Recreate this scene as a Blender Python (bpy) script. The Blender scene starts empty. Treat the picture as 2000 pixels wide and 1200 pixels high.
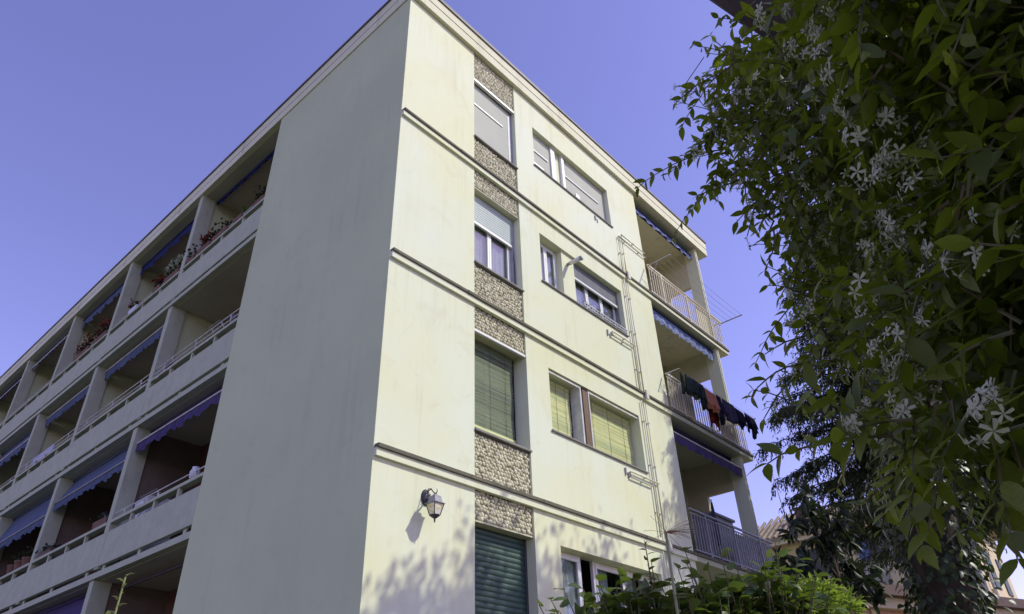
import bpy, math, random
import numpy as np
from mathutils import Vector, Matrix

random.seed(7)
rng = np.random.default_rng(11)
SC = bpy.context.scene
COL = SC.collection

# ------------------------------------------------------------------ camera
CAM = Vector((-5.041, -6.7117, 1.6))
YAW, PITCH, ROLL, FPX = 0.8588, 0.5873, -0.0372, 1368.97
fw = Vector((math.sin(YAW) * math.cos(PITCH), math.cos(YAW) * math.cos(PITCH), math.sin(PITCH)))
r0 = Vector((math.cos(YAW), -math.sin(YAW), 0))
u0 = r0.cross(fw)
rt = math.cos(ROLL) * r0 + math.sin(ROLL) * u0
up = -math.sin(ROLL) * r0 + math.cos(ROLL) * u0
cd = bpy.data.cameras.new('camera')
cam = bpy.data.objects.new('camera', cd)
COL.objects.link(cam)
cd.sensor_width = 36
cd.sensor_fit = 'HORIZONTAL'
cd.lens = 36 * FPX / 2000
cd.clip_start = 0.05
cd.clip_end = 3000
M = Matrix((rt, up, -fw)).transposed().to_4x4()
M.translation = CAM
cam.matrix_world = M
SC.camera = cam

# ------------------------------------------------------------------ sky, sun, exposure
SUN = Vector((0.70, -1.0, 1.20)).normalized()
W = bpy.data.worlds.new('World')
SC.world = W
W.use_nodes = True
nt = W.node_tree
nt.nodes.clear()
sky = nt.nodes.new('ShaderNodeTexSky')
sky.sky_type = 'NISHITA'
sky.sun_disc = False
sky.sun_elevation = math.asin(SUN.z)
sky.sun_rotation = math.atan2(SUN.x, SUN.y)
sky.air_density = 1.0
sky.dust_density = 0.35
sky.ozone_density = 1.6
tint = nt.nodes.new('ShaderNodeMix')
tint.data_type = 'RGBA'
tint.blend_type = 'MULTIPLY'
tint.inputs['Factor'].default_value = 1.0
tint.inputs['B'].default_value = (1.43, 1.0, 1.42, 1)
bg = nt.nodes.new('ShaderNodeBackground')
bg.inputs['Strength'].default_value = 0.145
wo = nt.nodes.new('ShaderNodeOutputWorld')
nt.links.new(sky.outputs[0], tint.inputs['A'])
nt.links.new(tint.outputs['Result'], bg.inputs['Color'])
nt.links.new(bg.outputs[0], wo.inputs['Surface'])
sd = bpy.data.lights.new('sun', 'SUN')
sd.energy = 2.95
sd.angle = math.radians(0.53)
sd.color = (1.0, 0.985, 0.82)
so = bpy.data.objects.new('sun', sd)
COL.objects.link(so)
so.rotation_euler = SUN.to_track_quat('Z', 'Y').to_euler()
so.location = (6, -10, 20)
vs = SC.view_settings
vs.view_transform = 'Standard'
vs.look = 'None'
vs.gamma = 1
vs.use_curve_mapping = False
vs.exposure = 0.25

# ------------------------------------------------------------------ materials
MATS = {}


def nodes(name):
    m = bpy.data.materials.new(name)
    m.use_nodes = True
    t = m.node_tree
    return m, t, t.nodes['Principled BSDF'], t.nodes['Material Output']


def N(t, kind, **kw):
    n = t.nodes.new(kind)
    for k, v in kw.items():
        if k in n.inputs:
            n.inputs[k].default_value = v
        else:
            setattr(n, k, v)
    return n


def rgb(c):
    return (c[0], c[1], c[2], 1)


def mixc(t, fac, a, b, blend='MIX'):
    n = t.nodes.new('ShaderNodeMix')
    n.data_type = 'RGBA'
    n.blend_type = blend
    for sock, v in (('Factor', fac), ('A', a), ('B', b)):
        s = [i for i in n.inputs if i.name == sock and (i.type == 'VALUE' if sock == 'Factor' else i.type == 'RGBA')][0]
        if hasattr(v, 'is_linked') or isinstance(v, bpy.types.NodeSocket):
            t.links.new(v, s)
        else:
            s.default_value = v if sock == 'Factor' else rgb(v)
    return [o for o in n.outputs if o.type == 'RGBA'][0]


def noise(t, scale, detail=4, rough=.6, vec=None, stretch=None, dist=0):
    tc = N(t, 'ShaderNodeTexCoord')
    src = tc.outputs['Object'] if vec is None else vec
    if stretch:
        mp = N(t, 'ShaderNodeMapping')
        mp.inputs['Scale'].default_value = stretch
        t.links.new(src, mp.inputs[0])
        src = mp.outputs[0]
    n = N(t, 'ShaderNodeTexNoise')
    n.inputs['Scale'].default_value = scale
    n.inputs['Detail'].default_value = detail
    n.inputs['Roughness'].default_value = rough
    n.inputs['Distortion'].default_value = dist
    t.links.new(src, n.inputs['Vector'])
    return n.outputs['Fac']


def ramp(t, fac, lo, hi):
    n = N(t, 'ShaderNodeMapRange')
    n.inputs['From Min'].default_value = lo
    n.inputs['From Max'].default_value = hi
    t.links.new(fac, n.inputs['Value'])
    return n.outputs[0]


def bump(t, bs, h, strength=.3, dist=.01):
    b = N(t, 'ShaderNodeBump')
    b.inputs['Strength'].default_value = strength
    b.inputs['Distance'].default_value = dist
    t.links.new(h, b.inputs['Height'])
    t.links.new(b.outputs[0], bs.inputs['Normal'])


def plain(name, c, rough=.6, c2=None, scale=6, stretch=None, bmp=0, metal=0, spec=.4, lo=.35, hi=.65):
    if name in MATS:
        return MATS[name]
    m, t, bs, out = nodes(name)
    bs.inputs['Roughness'].default_value = rough
    bs.inputs['Metallic'].default_value = metal
    bs.inputs['Specular IOR Level'].default_value = spec
    c2 = c2 or tuple(x * .78 for x in c)
    f = noise(t, scale, stretch=stretch)
    t.links.new(mixc(t, ramp(t, f, lo, hi), c, c2), bs.inputs['Base Color'])
    if bmp:
        bump(t, bs, noise(t, scale * 8), bmp, .006)
    MATS[name] = m
    return m


def render_wall(name, a, b, grime, gfac=.5, drips=False):
    """painted render: two tones in large cloudy patches, run-down streaks and small blotches"""
    m, t, bs, out = nodes(name)
    bs.inputs['Roughness'].default_value = .88
    bs.inputs['Specular IOR Level'].default_value = .2
    c = mixc(t, ramp(t, noise(t, .42, 5, .55, dist=.6), .64, .36), a, b)
    st = ramp(t, noise(t, 1.0, 5, .6, stretch=(4.5, 4.5, .28)), .52, .78)
    bl = ramp(t, noise(t, 1.7, 6, .7, dist=.8), .55, .8)
    g = N(t, 'ShaderNodeMath', operation='MULTIPLY')
    t.links.new(st, g.inputs[0])
    t.links.new(ramp(t, noise(t, .6, 3, .5), .42, .62), g.inputs[1])
    g2 = N(t, 'ShaderNodeMath', operation='MULTIPLY')
    t.links.new(g.outputs[0], g2.inputs[0])
    g2.inputs[1].default_value = gfac
    c = mixc(t, g2.outputs[0], c, grime)
    g3 = N(t, 'ShaderNodeMath', operation='MULTIPLY')
    t.links.new(bl, g3.inputs[0])
    g3.inputs[1].default_value = gfac * .45
    c = mixc(t, g3.outputs[0], c, tuple(x * .86 for x in grime))
    if drips:
        # dirty runs that start at the string courses, which repeat every 3.1 m
        tc = N(t, 'ShaderNodeTexCoord')
        sx = N(t, 'ShaderNodeSeparateXYZ')
        t.links.new(tc.outputs['Object'], sx.inputs[0])
        sb_ = N(t, 'ShaderNodeMath', operation='SUBTRACT')
        sb_.inputs[0].default_value = 11.134 + 3.1 * 2
        t.links.new(sx.outputs['Z'], sb_.inputs[1])
        md = N(t, 'ShaderNodeMath', operation='MODULO')
        t.links.new(sb_.outputs[0], md.inputs[0])
        md.inputs[1].default_value = 3.1
        fall = N(t, 'ShaderNodeMapRange')
        fall.inputs['From Min'].default_value = 1.5
        fall.inputs['From Max'].default_value = 0.0
        t.links.new(md.outputs[0], fall.inputs['Value'])
        sm = N(t, 'ShaderNodeMath', operation='MULTIPLY')
        t.links.new(fall.outputs[0], sm.inputs[0])
        t.links.new(ramp(t, noise(t, 1.0, 6, .7, stretch=(9, 9, .22)), .50, .72), sm.inputs[1])
        sm2 = N(t, 'ShaderNodeMath', operation='MULTIPLY')
        t.links.new(sm.outputs[0], sm2.inputs[0])
        sm2.inputs[1].default_value = .30
        c = mixc(t, sm2.outputs[0], c, (.50, .45, .27))
    # hairline cracks
    tc2 = N(t, 'ShaderNodeTexCoord')
    nv = N(t, 'ShaderNodeTexNoise')
    nv.inputs['Scale'].default_value = 1.3
    nv.inputs['Detail'].default_value = 5
    t.links.new(tc2.outputs['Object'], nv.inputs['Vector'])
    va = N(t, 'ShaderNodeVectorMath', operation='ADD')
    t.links.new(tc2.outputs['Object'], va.inputs[0])
    t.links.new(nv.outputs['Color'], va.inputs[1])
    vo = N(t, 'ShaderNodeTexVoronoi', feature='DISTANCE_TO_EDGE')
    vo.inputs['Scale'].default_value = .38
    t.links.new(va.outputs[0], vo.inputs['Vector'])
    ck = N(t, 'ShaderNodeMapRange')
    ck.inputs['From Min'].default_value = .004
    ck.inputs['From Max'].default_value = .0
    t.links.new(vo.outputs['Distance'], ck.inputs['Value'])
    cm = N(t, 'ShaderNodeMath', operation='MULTIPLY')
    t.links.new(ck.outputs[0], cm.inputs[0])
    t.links.new(ramp(t, noise(t, .5, 2, .5), .5, .6), cm.inputs[1])
    cm2 = N(t, 'ShaderNodeMath', operation='MULTIPLY')
    t.links.new(cm.outputs[0], cm2.inputs[0])
    cm2.inputs[1].default_value = .14
    c = mixc(t, cm2.outputs[0], c, tuple(x * .45 for x in grime))
    t.links.new(c, bs.inputs['Base Color'])
    bump(t, bs, noise(t, 55, 5, .7), .22, .004)
    MATS[name] = m
    return m


def leafmat(name, dark, light, trans, gloss=.45, tfac=.32, veins=True):
    m, t, bs, out = nodes(name)
    g = N(t, 'ShaderNodeNewGeometry')
    oi = N(t, 'ShaderNodeObjectInfo')
    ad = N(t, 'ShaderNodeMath', operation='ADD')
    t.links.new(g.outputs['Random Per Island'], ad.inputs[0])
    t.links.new(oi.outputs['Random'], ad.inputs[1])
    fr = N(t, 'ShaderNodeMath', operation='FRACT')
    t.links.new(ad.outputs[0], fr.inputs[0])
    pw = N(t, 'ShaderNodeMath', operation='POWER')
    t.links.new(fr.outputs[0], pw.inputs[0])
    pw.inputs[1].default_value = 2.4
    c = mixc(t, pw.outputs[0], dark, light)
    c = mixc(t, ramp(t, noise(t, 30, 3), .35, .7), c, tuple(x * .75 for x in dark))
    t.links.new(c, bs.inputs['Base Color'])
    bs.inputs['Roughness'].default_value = gloss
    bs.inputs['Specular IOR Level'].default_value = .28
    tr = N(t, 'ShaderNodeBsdfTranslucent')
    tr.inputs['Color'].default_value = rgb(trans)
    ms = N(t, 'ShaderNodeMixShader')
    ms.inputs[0].default_value = tfac
    t.links.new(bs.outputs[0], ms.inputs[1])
    t.links.new(tr.outputs[0], ms.inputs[2])
    t.links.new(ms.outputs[0], out.inputs['Surface'])
    MATS[name] = m
    return m


def glassmat():
    m, t, bs, out = nodes('window_glass')
    t.nodes.remove(bs)
    gl = N(t, 'ShaderNodeBsdfGlossy')
    gl.inputs['Roughness'].default_value = .03
    tr = N(t, 'ShaderNodeBsdfTransparent')
    tr.inputs['Color'].default_value = (.86, .9, .9, 1)
    lw = N(t, 'ShaderNodeLayerWeight')
    lw.inputs['Blend'].default_value = .5
    p3 = N(t, 'ShaderNodeMath', operation='POWER')
    t.links.new(lw.outputs['Facing'], p3.inputs[0])
    p3.inputs[1].default_value = 2.5
    fr = N(t, 'ShaderNodeMapRange')
    fr.inputs['To Min'].default_value = .05
    fr.inputs['To Max'].default_value = .75
    t.links.new(p3.outputs[0], fr.inputs['Value'])
    ms = N(t, 'ShaderNodeMixShader')
    t.links.new(fr.outputs[0], ms.inputs[0])
    t.links.new(tr.outputs[0], ms.inputs[1])
    t.links.new(gl.outputs[0], ms.inputs[2])
    t.links.new(ms.outputs[0], out.inputs['Surface'])
    MATS['glass'] = m
    return m


def clothmat(name, c, c2=None, tfac=.2, scale=5, trans=None):
    m, t, bs, out = nodes(name)
    bs.inputs['Roughness'].default_value = .9
    bs.inputs['Specular IOR Level'].default_value = .1
    cc = mixc(t, ramp(t, noise(t, scale), .4, .65), c, c2 or tuple(x * .8 for x in c))
    t.links.new(cc, bs.inputs['Base Color'])
    tr = N(t, 'ShaderNodeBsdfTranslucent')
    tr.inputs['Color'].default_value = rgb(trans or c)
    ms = N(t, 'ShaderNodeMixShader')
    ms.inputs[0].default_value = tfac
    t.links.new(bs.outputs[0], ms.inputs[1])
    t.links.new(tr.outputs[0], ms.inputs[2])
    t.links.new(ms.outputs[0], out.inputs['Surface'])
    bump(t, bs, noise(t, 160, 2), .15, .002)
    MATS[name] = m
    return m


def reedmat(name, ca, cb, cd_):
    m, t, bs, out = nodes(name)
    bs.inputs['Roughness'].default_value = .6
    g = N(t, 'ShaderNodeNewGeometry')
    pw = N(t, 'ShaderNodeMath', operation='POWER')
    t.links.new(g.outputs['Random Per Island'], pw.inputs[0])
    pw.inputs[1].default_value = 1.8
    c = mixc(t, pw.outputs[0], ca, cb)
    c = mixc(t, ramp(t, noise(t, 7, 5, .7, stretch=(.6, 1, 6)), .54, .75), c, cd_)
    t.links.new(c, bs.inputs['Base Color'])
    return m


def stonemat():
    m, t, bs, out = nodes('river_pebble')
    bs.inputs['Roughness'].default_value = .75
    g = N(t, 'ShaderNodeNewGeometry')
    oi = N(t, 'ShaderNodeObjectInfo')
    ad = N(t, 'ShaderNodeMath', operation='ADD')
    t.links.new(g.outputs['Random Per Island'], ad.inputs[0])
    t.links.new(oi.outputs['Random'], ad.inputs[1])
    fr = N(t, 'ShaderNodeMath', operation='FRACT')
    t.links.new(ad.outputs[0], fr.inputs[0])
    c = mixc(t, fr.outputs[0], (.46, .44, .28), (.74, .71, .50))
    t.links.new(mixc(t, ramp(t, noise(t, 24, 4), .5, .8), c, (.34, .32, .21)), bs.inputs['Base Color'])
    MATS['pebble'] = m
    return m


def slabmat(name, c, c2, stain):
    """weathered cement: streaked and spotted with dark mould"""
    m, t, bs, out = nodes(name)
    bs.inputs['Roughness'].default_value = .9
    bs.inputs['Specular IOR Level'].default_value = .2
    cc = mixc(t, ramp(t, noise(t, 3, 6, .7), .35, .65), c, c2)
    cc = mixc(t, ramp(t, noise(t, 5, 8, .75, stretch=(1, 1, .25), dist=.5), .58, .8), cc, stain)
    t.links.new(cc, bs.inputs['Base Color'])
    bump(t, bs, noise(t, 30, 6, .7), .4, .006)
    MATS[name] = m
    return m


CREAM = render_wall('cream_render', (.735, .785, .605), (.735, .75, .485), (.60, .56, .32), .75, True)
SHADEW = render_wall('shaded_cream_render', (.595, .65, .405), (.55, .60, .375), (.41, .445, .31), .55)  # cream wall paint retoned for the shaded side, shade put into the colour
CONC = slabmat('loggia_cement', (.50, .535, .39), (.43, .46, .335), (.26, .27, .20))
COPING = slabmat('dark_coping', (.12, .115, .085), (.18, .17, .12), (.04, .04, .03))
SOFFIT = plain('soffit_plaster', (.60, .575, .40), .9, (.52, .50, .34), 2)
CEIL = plain('loggia_ceiling', (.50, .49, .38), .9, (.43, .42, .33), 1.4)
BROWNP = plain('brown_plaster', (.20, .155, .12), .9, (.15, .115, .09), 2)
TERRAF = plain('terracotta_floor', (.52, .36, .24), .8, (.44, .30, .20), 4)
FASCIA = render_wall('roof_fascia', (.73, .735, .53), (.69, .68, .47), (.42, .40, .28), .8)
FLASH = plain('lead_flashing', (.10, .09, .085), .6, (.16, .14, .12), 4)
PEB = stonemat()
MORTAR = plain('pebble_mortar', (.30, .28, .20), .95, (.20, .19, .13), 20)
WHITE = plain('white_frame', (.80, .80, .77), .4, (.74, .74, .70), 3)
GREYF = plain('grey_frame', (.42, .43, .46), .5)
SILL = slabmat('slate_sill', (.30, .29, .26), (.22, .21, .19), (.12, .115, .10))
GLASS = glassmat()
CURT = clothmat('white_curtain', (.80, .81, .72), (.70, .72, .64), .3)
SCREEN = clothmat('half_lit_pane', (.56, .575, .47), (.52, .54, .45), .1, 1.5)  # even grey stands in for half lit curtains behind glass
SHUTP = plain('pale_shutter', (.56, .62, .56), .5, (.50, .57, .52), 3)
SHUTG = plain('green_shutter', (.035, .085, .062), .45, (.028, .065, .05), 3)
SHUTD = plain('grey_shutter', (.22, .23, .24), .5)
REED = reedmat('bamboo_reed', (.72, .74, .33), (.42, .52, .25), (.40, .42, .17))
REEDO = reedmat('old_bamboo_reed', (.17, .215, .11), (.085, .125, .075), (.08, .10, .055))
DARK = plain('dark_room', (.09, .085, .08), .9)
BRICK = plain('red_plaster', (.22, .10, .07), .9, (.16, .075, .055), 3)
WOOD = plain('brown_wood', (.19, .115, .06), .6, (.11, .07, .045), 8, stretch=(6, 6, .6))
METALW = plain('white_metal', (.72, .72, .70), .4)
METALC = plain('cream_metal', (.70, .66, .50), .45, (.62, .56, .42), 9)
METALG = plain('grey_metal', (.34, .35, .37), .45, (.26, .27, .29), 9)
METALD = plain('black_iron', (.045, .045, .055), .5, (.07, .07, .08), 20)
ALU = plain('dull_aluminium', (.42, .42, .43), .35, metal=.7)
PIPEM = plain('pipe_paint', (.66, .64, .54), .5, (.56, .53, .43), 6)
BLUE = clothmat('blue_canvas', (.13, .165, .255), (.11, .14, .225), .2, 2, (.13, .17, .28))
NAVY = clothmat('navy_canvas', (.035, .045, .15), None, .15, 2)
PURP = clothmat('purple_canvas', (.095, .078, .19), (.08, .066, .165), .2, 2, (.10, .08, .21))
LBLUE = clothmat('pale_blue_canvas', (.36, .42, .62), (.10, .14, .36), .3, 14)
TERRA = plain('terracotta', (.20, .105, .07), .85)
PLAST = plain('white_plastic', (.72, .73, .75), .45)
REDF = plain('red_petal', (.26, .03, .022), .7)
WHTF = clothmat('white_petal', (.56, .58, .41), (.46, .49, .31), .3, 40, (.52, .56, .36))
AMBER = plain('amber_glass', (.72, .58, .22), .25, (.80, .78, .66), 22, lo=.42, hi=.55)
LANW = plain('lantern_metal', (.20, .20, .24), .5, (.32, .32, .36), 18)
BARK = plain('dark_bark', (.065, .048, .035), .95, (.035, .027, .02), 5, stretch=(5, 5, .7), bmp=.6)
STEM = plain('vine_stem', (.14, .10, .05), .8, (.10, .12, .05), 12)
LJAS = leafmat('jasmine_leaf', (.062, .088, .014), (.25, .30, .045), (.32, .42, .02), .45, .28)
LJASY = leafmat('young_jasmine_leaf', (.15, .21, .015), (.19, .27, .02), (.30, .42, .02), .45, .42)
LIVY = leafmat('ivy_leaf', (.028, .045, .018), (.060, .085, .030), (.08, .12, .02), .4, .2)
LCROWN = leafmat('crown_leaf', (.035, .060, .018), (.085, .13, .030), (.16, .24, .03), .5, .3)
LCON = leafmat('conifer_needle', (.055, .075, .032), (.125, .150, .060), (.10, .14, .04), .6, .2)
LDARK = leafmat('laurel_leaf', (.026, .036, .022), (.052, .066, .036), (.05, .08, .02), .45, .15)
LCIT = leafmat('citrus_leaf', (.050, .088, .018), (.13, .195, .035), (.20, .30, .03), .42, .26)
LBUSH = leafmat('bright_leaf', (.14, .21, .04), (.24, .34, .06), (.36, .5, .06), .5, .4)
LLILY = leafmat('stalk_leaf', (.26, .30, .11), (.36, .38, .17), (.32, .36, .14), .5, .3)
DRYM = plain('dry_stalk', (.30, .17, .09), .9, (.20, .10, .05), 20)
STALKG = plain('green_stalk', (.34, .36, .18), .7)
GROUND = plain('garden_soil', (.11, .10, .07), .95, (.07, .09, .04), .5)
HOUSEY = render_wall('ochre_render', (.64, .54, .35), (.60, .50, .33), (.44, .38, .26), .6)
HOUSEG = render_wall('shade_trim_grey', (.44, .41, .38), (.40, .38, .36), (.32, .30, .28), .6)
PINK = render_wall('pink_render', (.55, .33, .24), (.50, .31, .23), (.38, .25, .18), .6)
TILE = plain('roof_tile', (.34, .27, .19), .9, (.24, .19, .14), 3)
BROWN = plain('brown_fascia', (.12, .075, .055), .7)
SHUTT = plain('teal_shutter', (.06, .10, .10), .6)
BLUEP = plain('blue_panel', (.10, .16, .38), .5)


# ------------------------------------------------------------------ mesh helpers
class MB:
    def __init__(s):
        s.v, s.f = [], []

    def hexa(s, p):
        """8 points: bottom ring 0-3, top ring 4-7"""
        o = len(s.v)
        s.v += [tuple(q) for q in p]
        for f in ((3, 2, 1, 0), (4, 5, 6, 7), (0, 1, 5, 4), (1, 2, 6, 5), (2, 3, 7, 6), (3, 0, 4, 7)):
            s.f.append(tuple(o + i for i in f))
        return s

    def box(s, x0, x1, y0, y1, z0, z1):
        x0, x1 = min(x0, x1), max(x0, x1)
        y0, y1 = min(y0, y1), max(y0, y1)
        z0, z1 = min(z0, z1), max(z0, z1)
        return s.hexa([(x0, y0, z0), (x1, y0, z0), (x1, y1, z0), (x0, y1, z0), (x0, y0, z1), (x1, y0, z1), (x1, y1, z1), (x0, y1, z1)])

    def tube(s, pts, r, n=6, cap=True):
        pts = [Vector(p) for p in pts]
        rs = r if isinstance(r, (list, tuple)) else [r] * len(pts)
        o = len(s.v)
        for i, p in enumerate(pts):
            d = (pts[min(i + 1, len(pts) - 1)] - pts[max(i - 1, 0)]).normalized()
            a = d.cross(Vector((0, 0, 1)))
            if a.length < .05:
                a = d.cross(Vector((1, 0, 0)))
            a.normalize()
            b = d.cross(a)
            for k in range(n):
                an = 2 * math.pi * k / n
                s.v.append(tuple(p + (a * math.cos(an) + b * math.sin(an)) * rs[i]))
        for i in range(len(pts) - 1):
            for k in range(n):
                s.f.append((o + i * n + k, o + i * n + (k + 1) % n, o + (i + 1) * n + (k + 1) % n, o + (i + 1) * n + k))
        if cap:
            s.f.append(tuple(o + k for k in range(n))[::-1])
            s.f.append(tuple(o + (len(pts) - 1) * n + k for k in range(n)))
        return s

    def lathe(s, prof, n=8, c=(0, 0, 0), sq=False):
        o = len(s.v)
        for r, z in prof:
            for k in range(n):
                a = 2 * math.pi * (k + (.5 if sq else 0)) / n
                s.v.append((c[0] + r * math.cos(a), c[1] + r * math.sin(a), c[2] + z))
        for i in range(len(prof) - 1):
            for k in range(n):
                s.f.append((o + i * n + k, o + i * n + (k + 1) % n, o + (i + 1) * n + (k + 1) % n, o + (i + 1) * n + k))
        s.f.append(tuple(o + k for k in range(n))[::-1])
        s.f.append(tuple(o + (len(prof) - 1) * n + k for k in range(n)))
        return s

    def grid(s, P):
        """P: rows of points"""
        o = len(s.v)
        nr, nc = len(P), len(P[0])
        for r in P:
            s.v += [tuple(q) for q in r]
        for i in range(nr - 1):
            for j in range(nc - 1):
                a = o + i * nc + j
                s.f.append((a, a + 1, a + nc + 1, a + nc))
        return s

    def mesh(s, name, mat, smooth=False):
        me = bpy.data.meshes.new(name)
        me.from_pydata(s.v, [], s.f)
        me.materials.append(mat)
        if smooth:
            me.polygons.foreach_set('use_smooth', [True] * len(me.polygons))
        me.update()
        return me

    def build(s, name, mat, parent=None, smooth=False, kind=None, bevel=0, solid=0):
        o = bpy.data.objects.new(name, s.mesh(name, mat, smooth))
        COL.objects.link(o)
        if parent is not None:
            o.parent = parent
        if kind:
            o['kind'] = kind
        if bevel:
            m = o.modifiers.new('bevel', 'BEVEL')
            m.width = bevel
            m.segments = 2
            m.limit_method = 'ANGLE'
        if solid:
            m = o.modifiers.new('solid', 'SOLIDIFY')
            m.thickness = solid
            m.offset = 0
        return o


def empty(name, loc=(0, 0, 0), parent=None):
    o = bpy.data.objects.new(name, None)
    o.empty_display_size = .1
    COL.objects.link(o)
    o.location = loc
    if parent is not None:
        o.parent = parent
    return o


def tag(o, label, cat, group=None, kind=None):
    o['label'] = label
    o['category'] = cat
    if group:
        o['group'] = group
    if kind:
        o['kind'] = kind
    return o


def thing(name, label, cat, group=None):
    return tag(empty(name), label, cat, group)


def put(name, me, parent, mw):
    o = bpy.data.objects.new(name, me)
    COL.objects.link(o)
    if parent is not None:
        o.parent = parent
    o.matrix_world = mw if isinstance(mw, Matrix) else Matrix(mw)
    return o


def trimesh(name, V, F, mat, smooth=True):
    me = bpy.data.meshes.new(name)
    V = np.asarray(V, np.float32)
    F = np.asarray(F, np.int32)
    me.vertices.add(len(V))
    me.vertices.foreach_set('co', V.ravel())
    me.loops.add(F.size)
    me.loops.foreach_set('vertex_index', F.ravel())
    me.polygons.add(len(F))
    me.polygons.foreach_set('loop_start', np.arange(0, F.size, 3, dtype=np.int32))
    me.polygons.foreach_set('loop_total', np.full(len(F), 3, np.int32))
    if smooth:
        me.polygons.foreach_set('use_smooth', np.ones(len(F), bool))
    me.materials.append(mat)
    me.update(calc_edges=True)
    me.validate()
    return me


LEAF_T = np.array([(0, 0, 0), (.28, .46, .07), (.28, 0, -.02), (.28, -.46, .07), (.66, .38, .03), (.66, 0, -.05), (.66, -.38, .03), (1, 0, -.16)], float)
LEAF_F = np.array([(0, 2, 1), (0, 3, 2), (1, 2, 5), (1, 5, 4), (2, 3, 6), (2, 6, 5), (4, 5, 7), (5, 6, 7)])
_u = [0, .13, .33, .58, .80, 1.0]
_w = [0, .30, .49, .44, .24, 0]
LEAFH_T = [(0, 0, 0)]
for _i in range(1, 5):
    _c = -.18 * _u[_i] ** 2
    LEAFH_T += [(_u[_i], _w[_i], _c + .10 * _w[_i]), (_u[_i], 0, _c), (_u[_i], -_w[_i], _c + .10 * _w[_i])]
LEAFH_T.append((1, 0, -.20))
LEAFH_T = np.array(LEAFH_T, float)
_f = [(0, 2, 1), (0, 3, 2)]
for _i in range(3):
    _a = 1 + 3 * _i
    _f += [(_a, _a + 1, _a + 4), (_a, _a + 4, _a + 3), (_a + 1, _a + 2, _a + 5), (_a + 1, _a + 5, _a + 4)]
_f += [(10, 11, 13), (11, 12, 13)]
LEAFH_F = np.array(_f)
BLADE_T = np.array([(0, 0, 0), (.45, .5, .08), (.45, -.5, .08), (1, 0, -.12)], float)
BLADE_F = np.array([(0, 2, 1), (1, 2, 3)])


def unit(a):
    return a / (np.linalg.norm(a, axis=-1, keepdims=True) + 1e-9)


def leaves(P, D, L, Wd, T=LEAF_T, F=LEAF_F, nrm=None):
    """arrays of a leaf cloud; P base points, D directions, L lengths, Wd widths"""
    n = len(P)
    D = unit(np.asarray(D, float))
    if nrm is None:
        nrm = np.tile((0, 0, 1.), (n, 1)) + rng.normal(0, .5, (n, 3))
    S = unit(np.cross(nrm, D))
    U = np.cross(D, S)
    L = np.broadcast_to(L, n)
    Wd = np.broadcast_to(Wd, n)
    V = (P[:, None, :] + T[None, :, 0, None] * (D * L[:, None])[:, None, :] + T[None, :, 1, None] * (S * Wd[:, None])[:, None, :]
         + T[None, :, 2, None] * (U * L[:, None])[:, None, :])
    FF = F[None] + (np.arange(n) * len(T))[:, None, None]
    return V.reshape(-1, 3), FF.reshape(-1, 3)


def foliage(name, P, D, L, Wd, mat, parent, T=LEAF_T, F=LEAF_F, nrm=None, kind='stuff'):
    V, FF = leaves(P, D, L, Wd, T, F, nrm)
    o = bpy.data.objects.new(name, trimesh(name, V, FF, mat))
    COL.objects.link(o)
    o.parent = parent
    if kind:
        o['kind'] = kind
    return o


def ball(n, c, r, fill=.35):
    """points through a lobe, denser towards its skin"""
    d = unit(rng.normal(0, 1, (n, 3)))
    q = rng.uniform(fill, 1, n) ** .6
    return np.asarray(c) + d * (q * np.asarray(r).reshape(-1)[0] if np.ndim(r) == 0 else q[:, None] * np.asarray(r)[None]).reshape(n, -1) * (1 if np.ndim(r) else 1), d


def lobe(n, c, r):
    d = unit(rng.normal(0, 1, (n, 3)))
    q = rng.uniform(.25, 1, n) ** .6
    R3 = np.array([r, r, r], float) if np.ndim(r) == 0 else np.asarray(r, float)
    return np.asarray(c, float) + d * q[:, None] * R3, d


# ------------------------------------------------------------------ ground
g = MB()
g.grid([[(-900 + 300 * i, -900 + 300 * j, 0) for i in range(7)] for j in range(7)])
go = g.build('ground', GROUND, kind='structure')
go['label'] = 'soil and patchy grass of the garden around the building'

# ------------------------------------------------------------------ the apartment building
BL = thing('apartment_building', 'four storey cream apartment block with pebble panels and balconies', 'building')
BX0, BX1, WX0, WX1, WE = 1.794, 3.060, 3.663, 6.553, 7.919
ZT, HS = 14.60, 3.1
BB = [11.134 - HS * k for k in range(4)]                     # underside of each string course
SI = [12.054 - HS * k for k in range(4)]                     # bay sill
PBZ = [13.82 - HS * k for k in range(4)]                     # foot of the upper pebble panel
WT = [13.786 - HS * k for k in range(4)]
WU = [12.593 - HS * k for k in range(4)]
D1 = 4.584

# front (sunlit) wall, cut round its openings
w = MB()
w.box(0, BX0, 0, .30, 0, ZT)
w.build('front_wall', CREAM, BL)
w = MB()
w.box(BX1, WX0, 0, .30, 0, ZT)
w.build('front_wall', CREAM, BL)
w = MB()
zz = ZT
for k in range(4):
    w.box(WX0, WX1, 0, .30, WT[k], zz)
    zz = WU[k]
w.box(WX0, WX1, 0, .30, 0, zz)
w.build('front_wall', CREAM, BL)
w = MB()
w.box(WX1, WE, 0, .30, 0, ZT)
w.build('front_wall', CREAM, BL)
# blank side wall
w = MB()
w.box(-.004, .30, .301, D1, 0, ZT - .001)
w.box(-.004, -.0005, .0005, .3005, 0, ZT - .001)  # skin carries the shaded tone over the end of the front wall
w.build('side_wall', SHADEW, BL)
# rooms behind the windows
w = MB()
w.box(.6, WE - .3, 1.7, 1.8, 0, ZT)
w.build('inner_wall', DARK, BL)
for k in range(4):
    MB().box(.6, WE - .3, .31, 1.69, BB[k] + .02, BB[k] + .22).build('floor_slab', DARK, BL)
# body behind
MB().box(1.75, WE + 3.2, 1.81, 31, 0, ZT - .02).build('rear_wall', SHADEW, BL)

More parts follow.
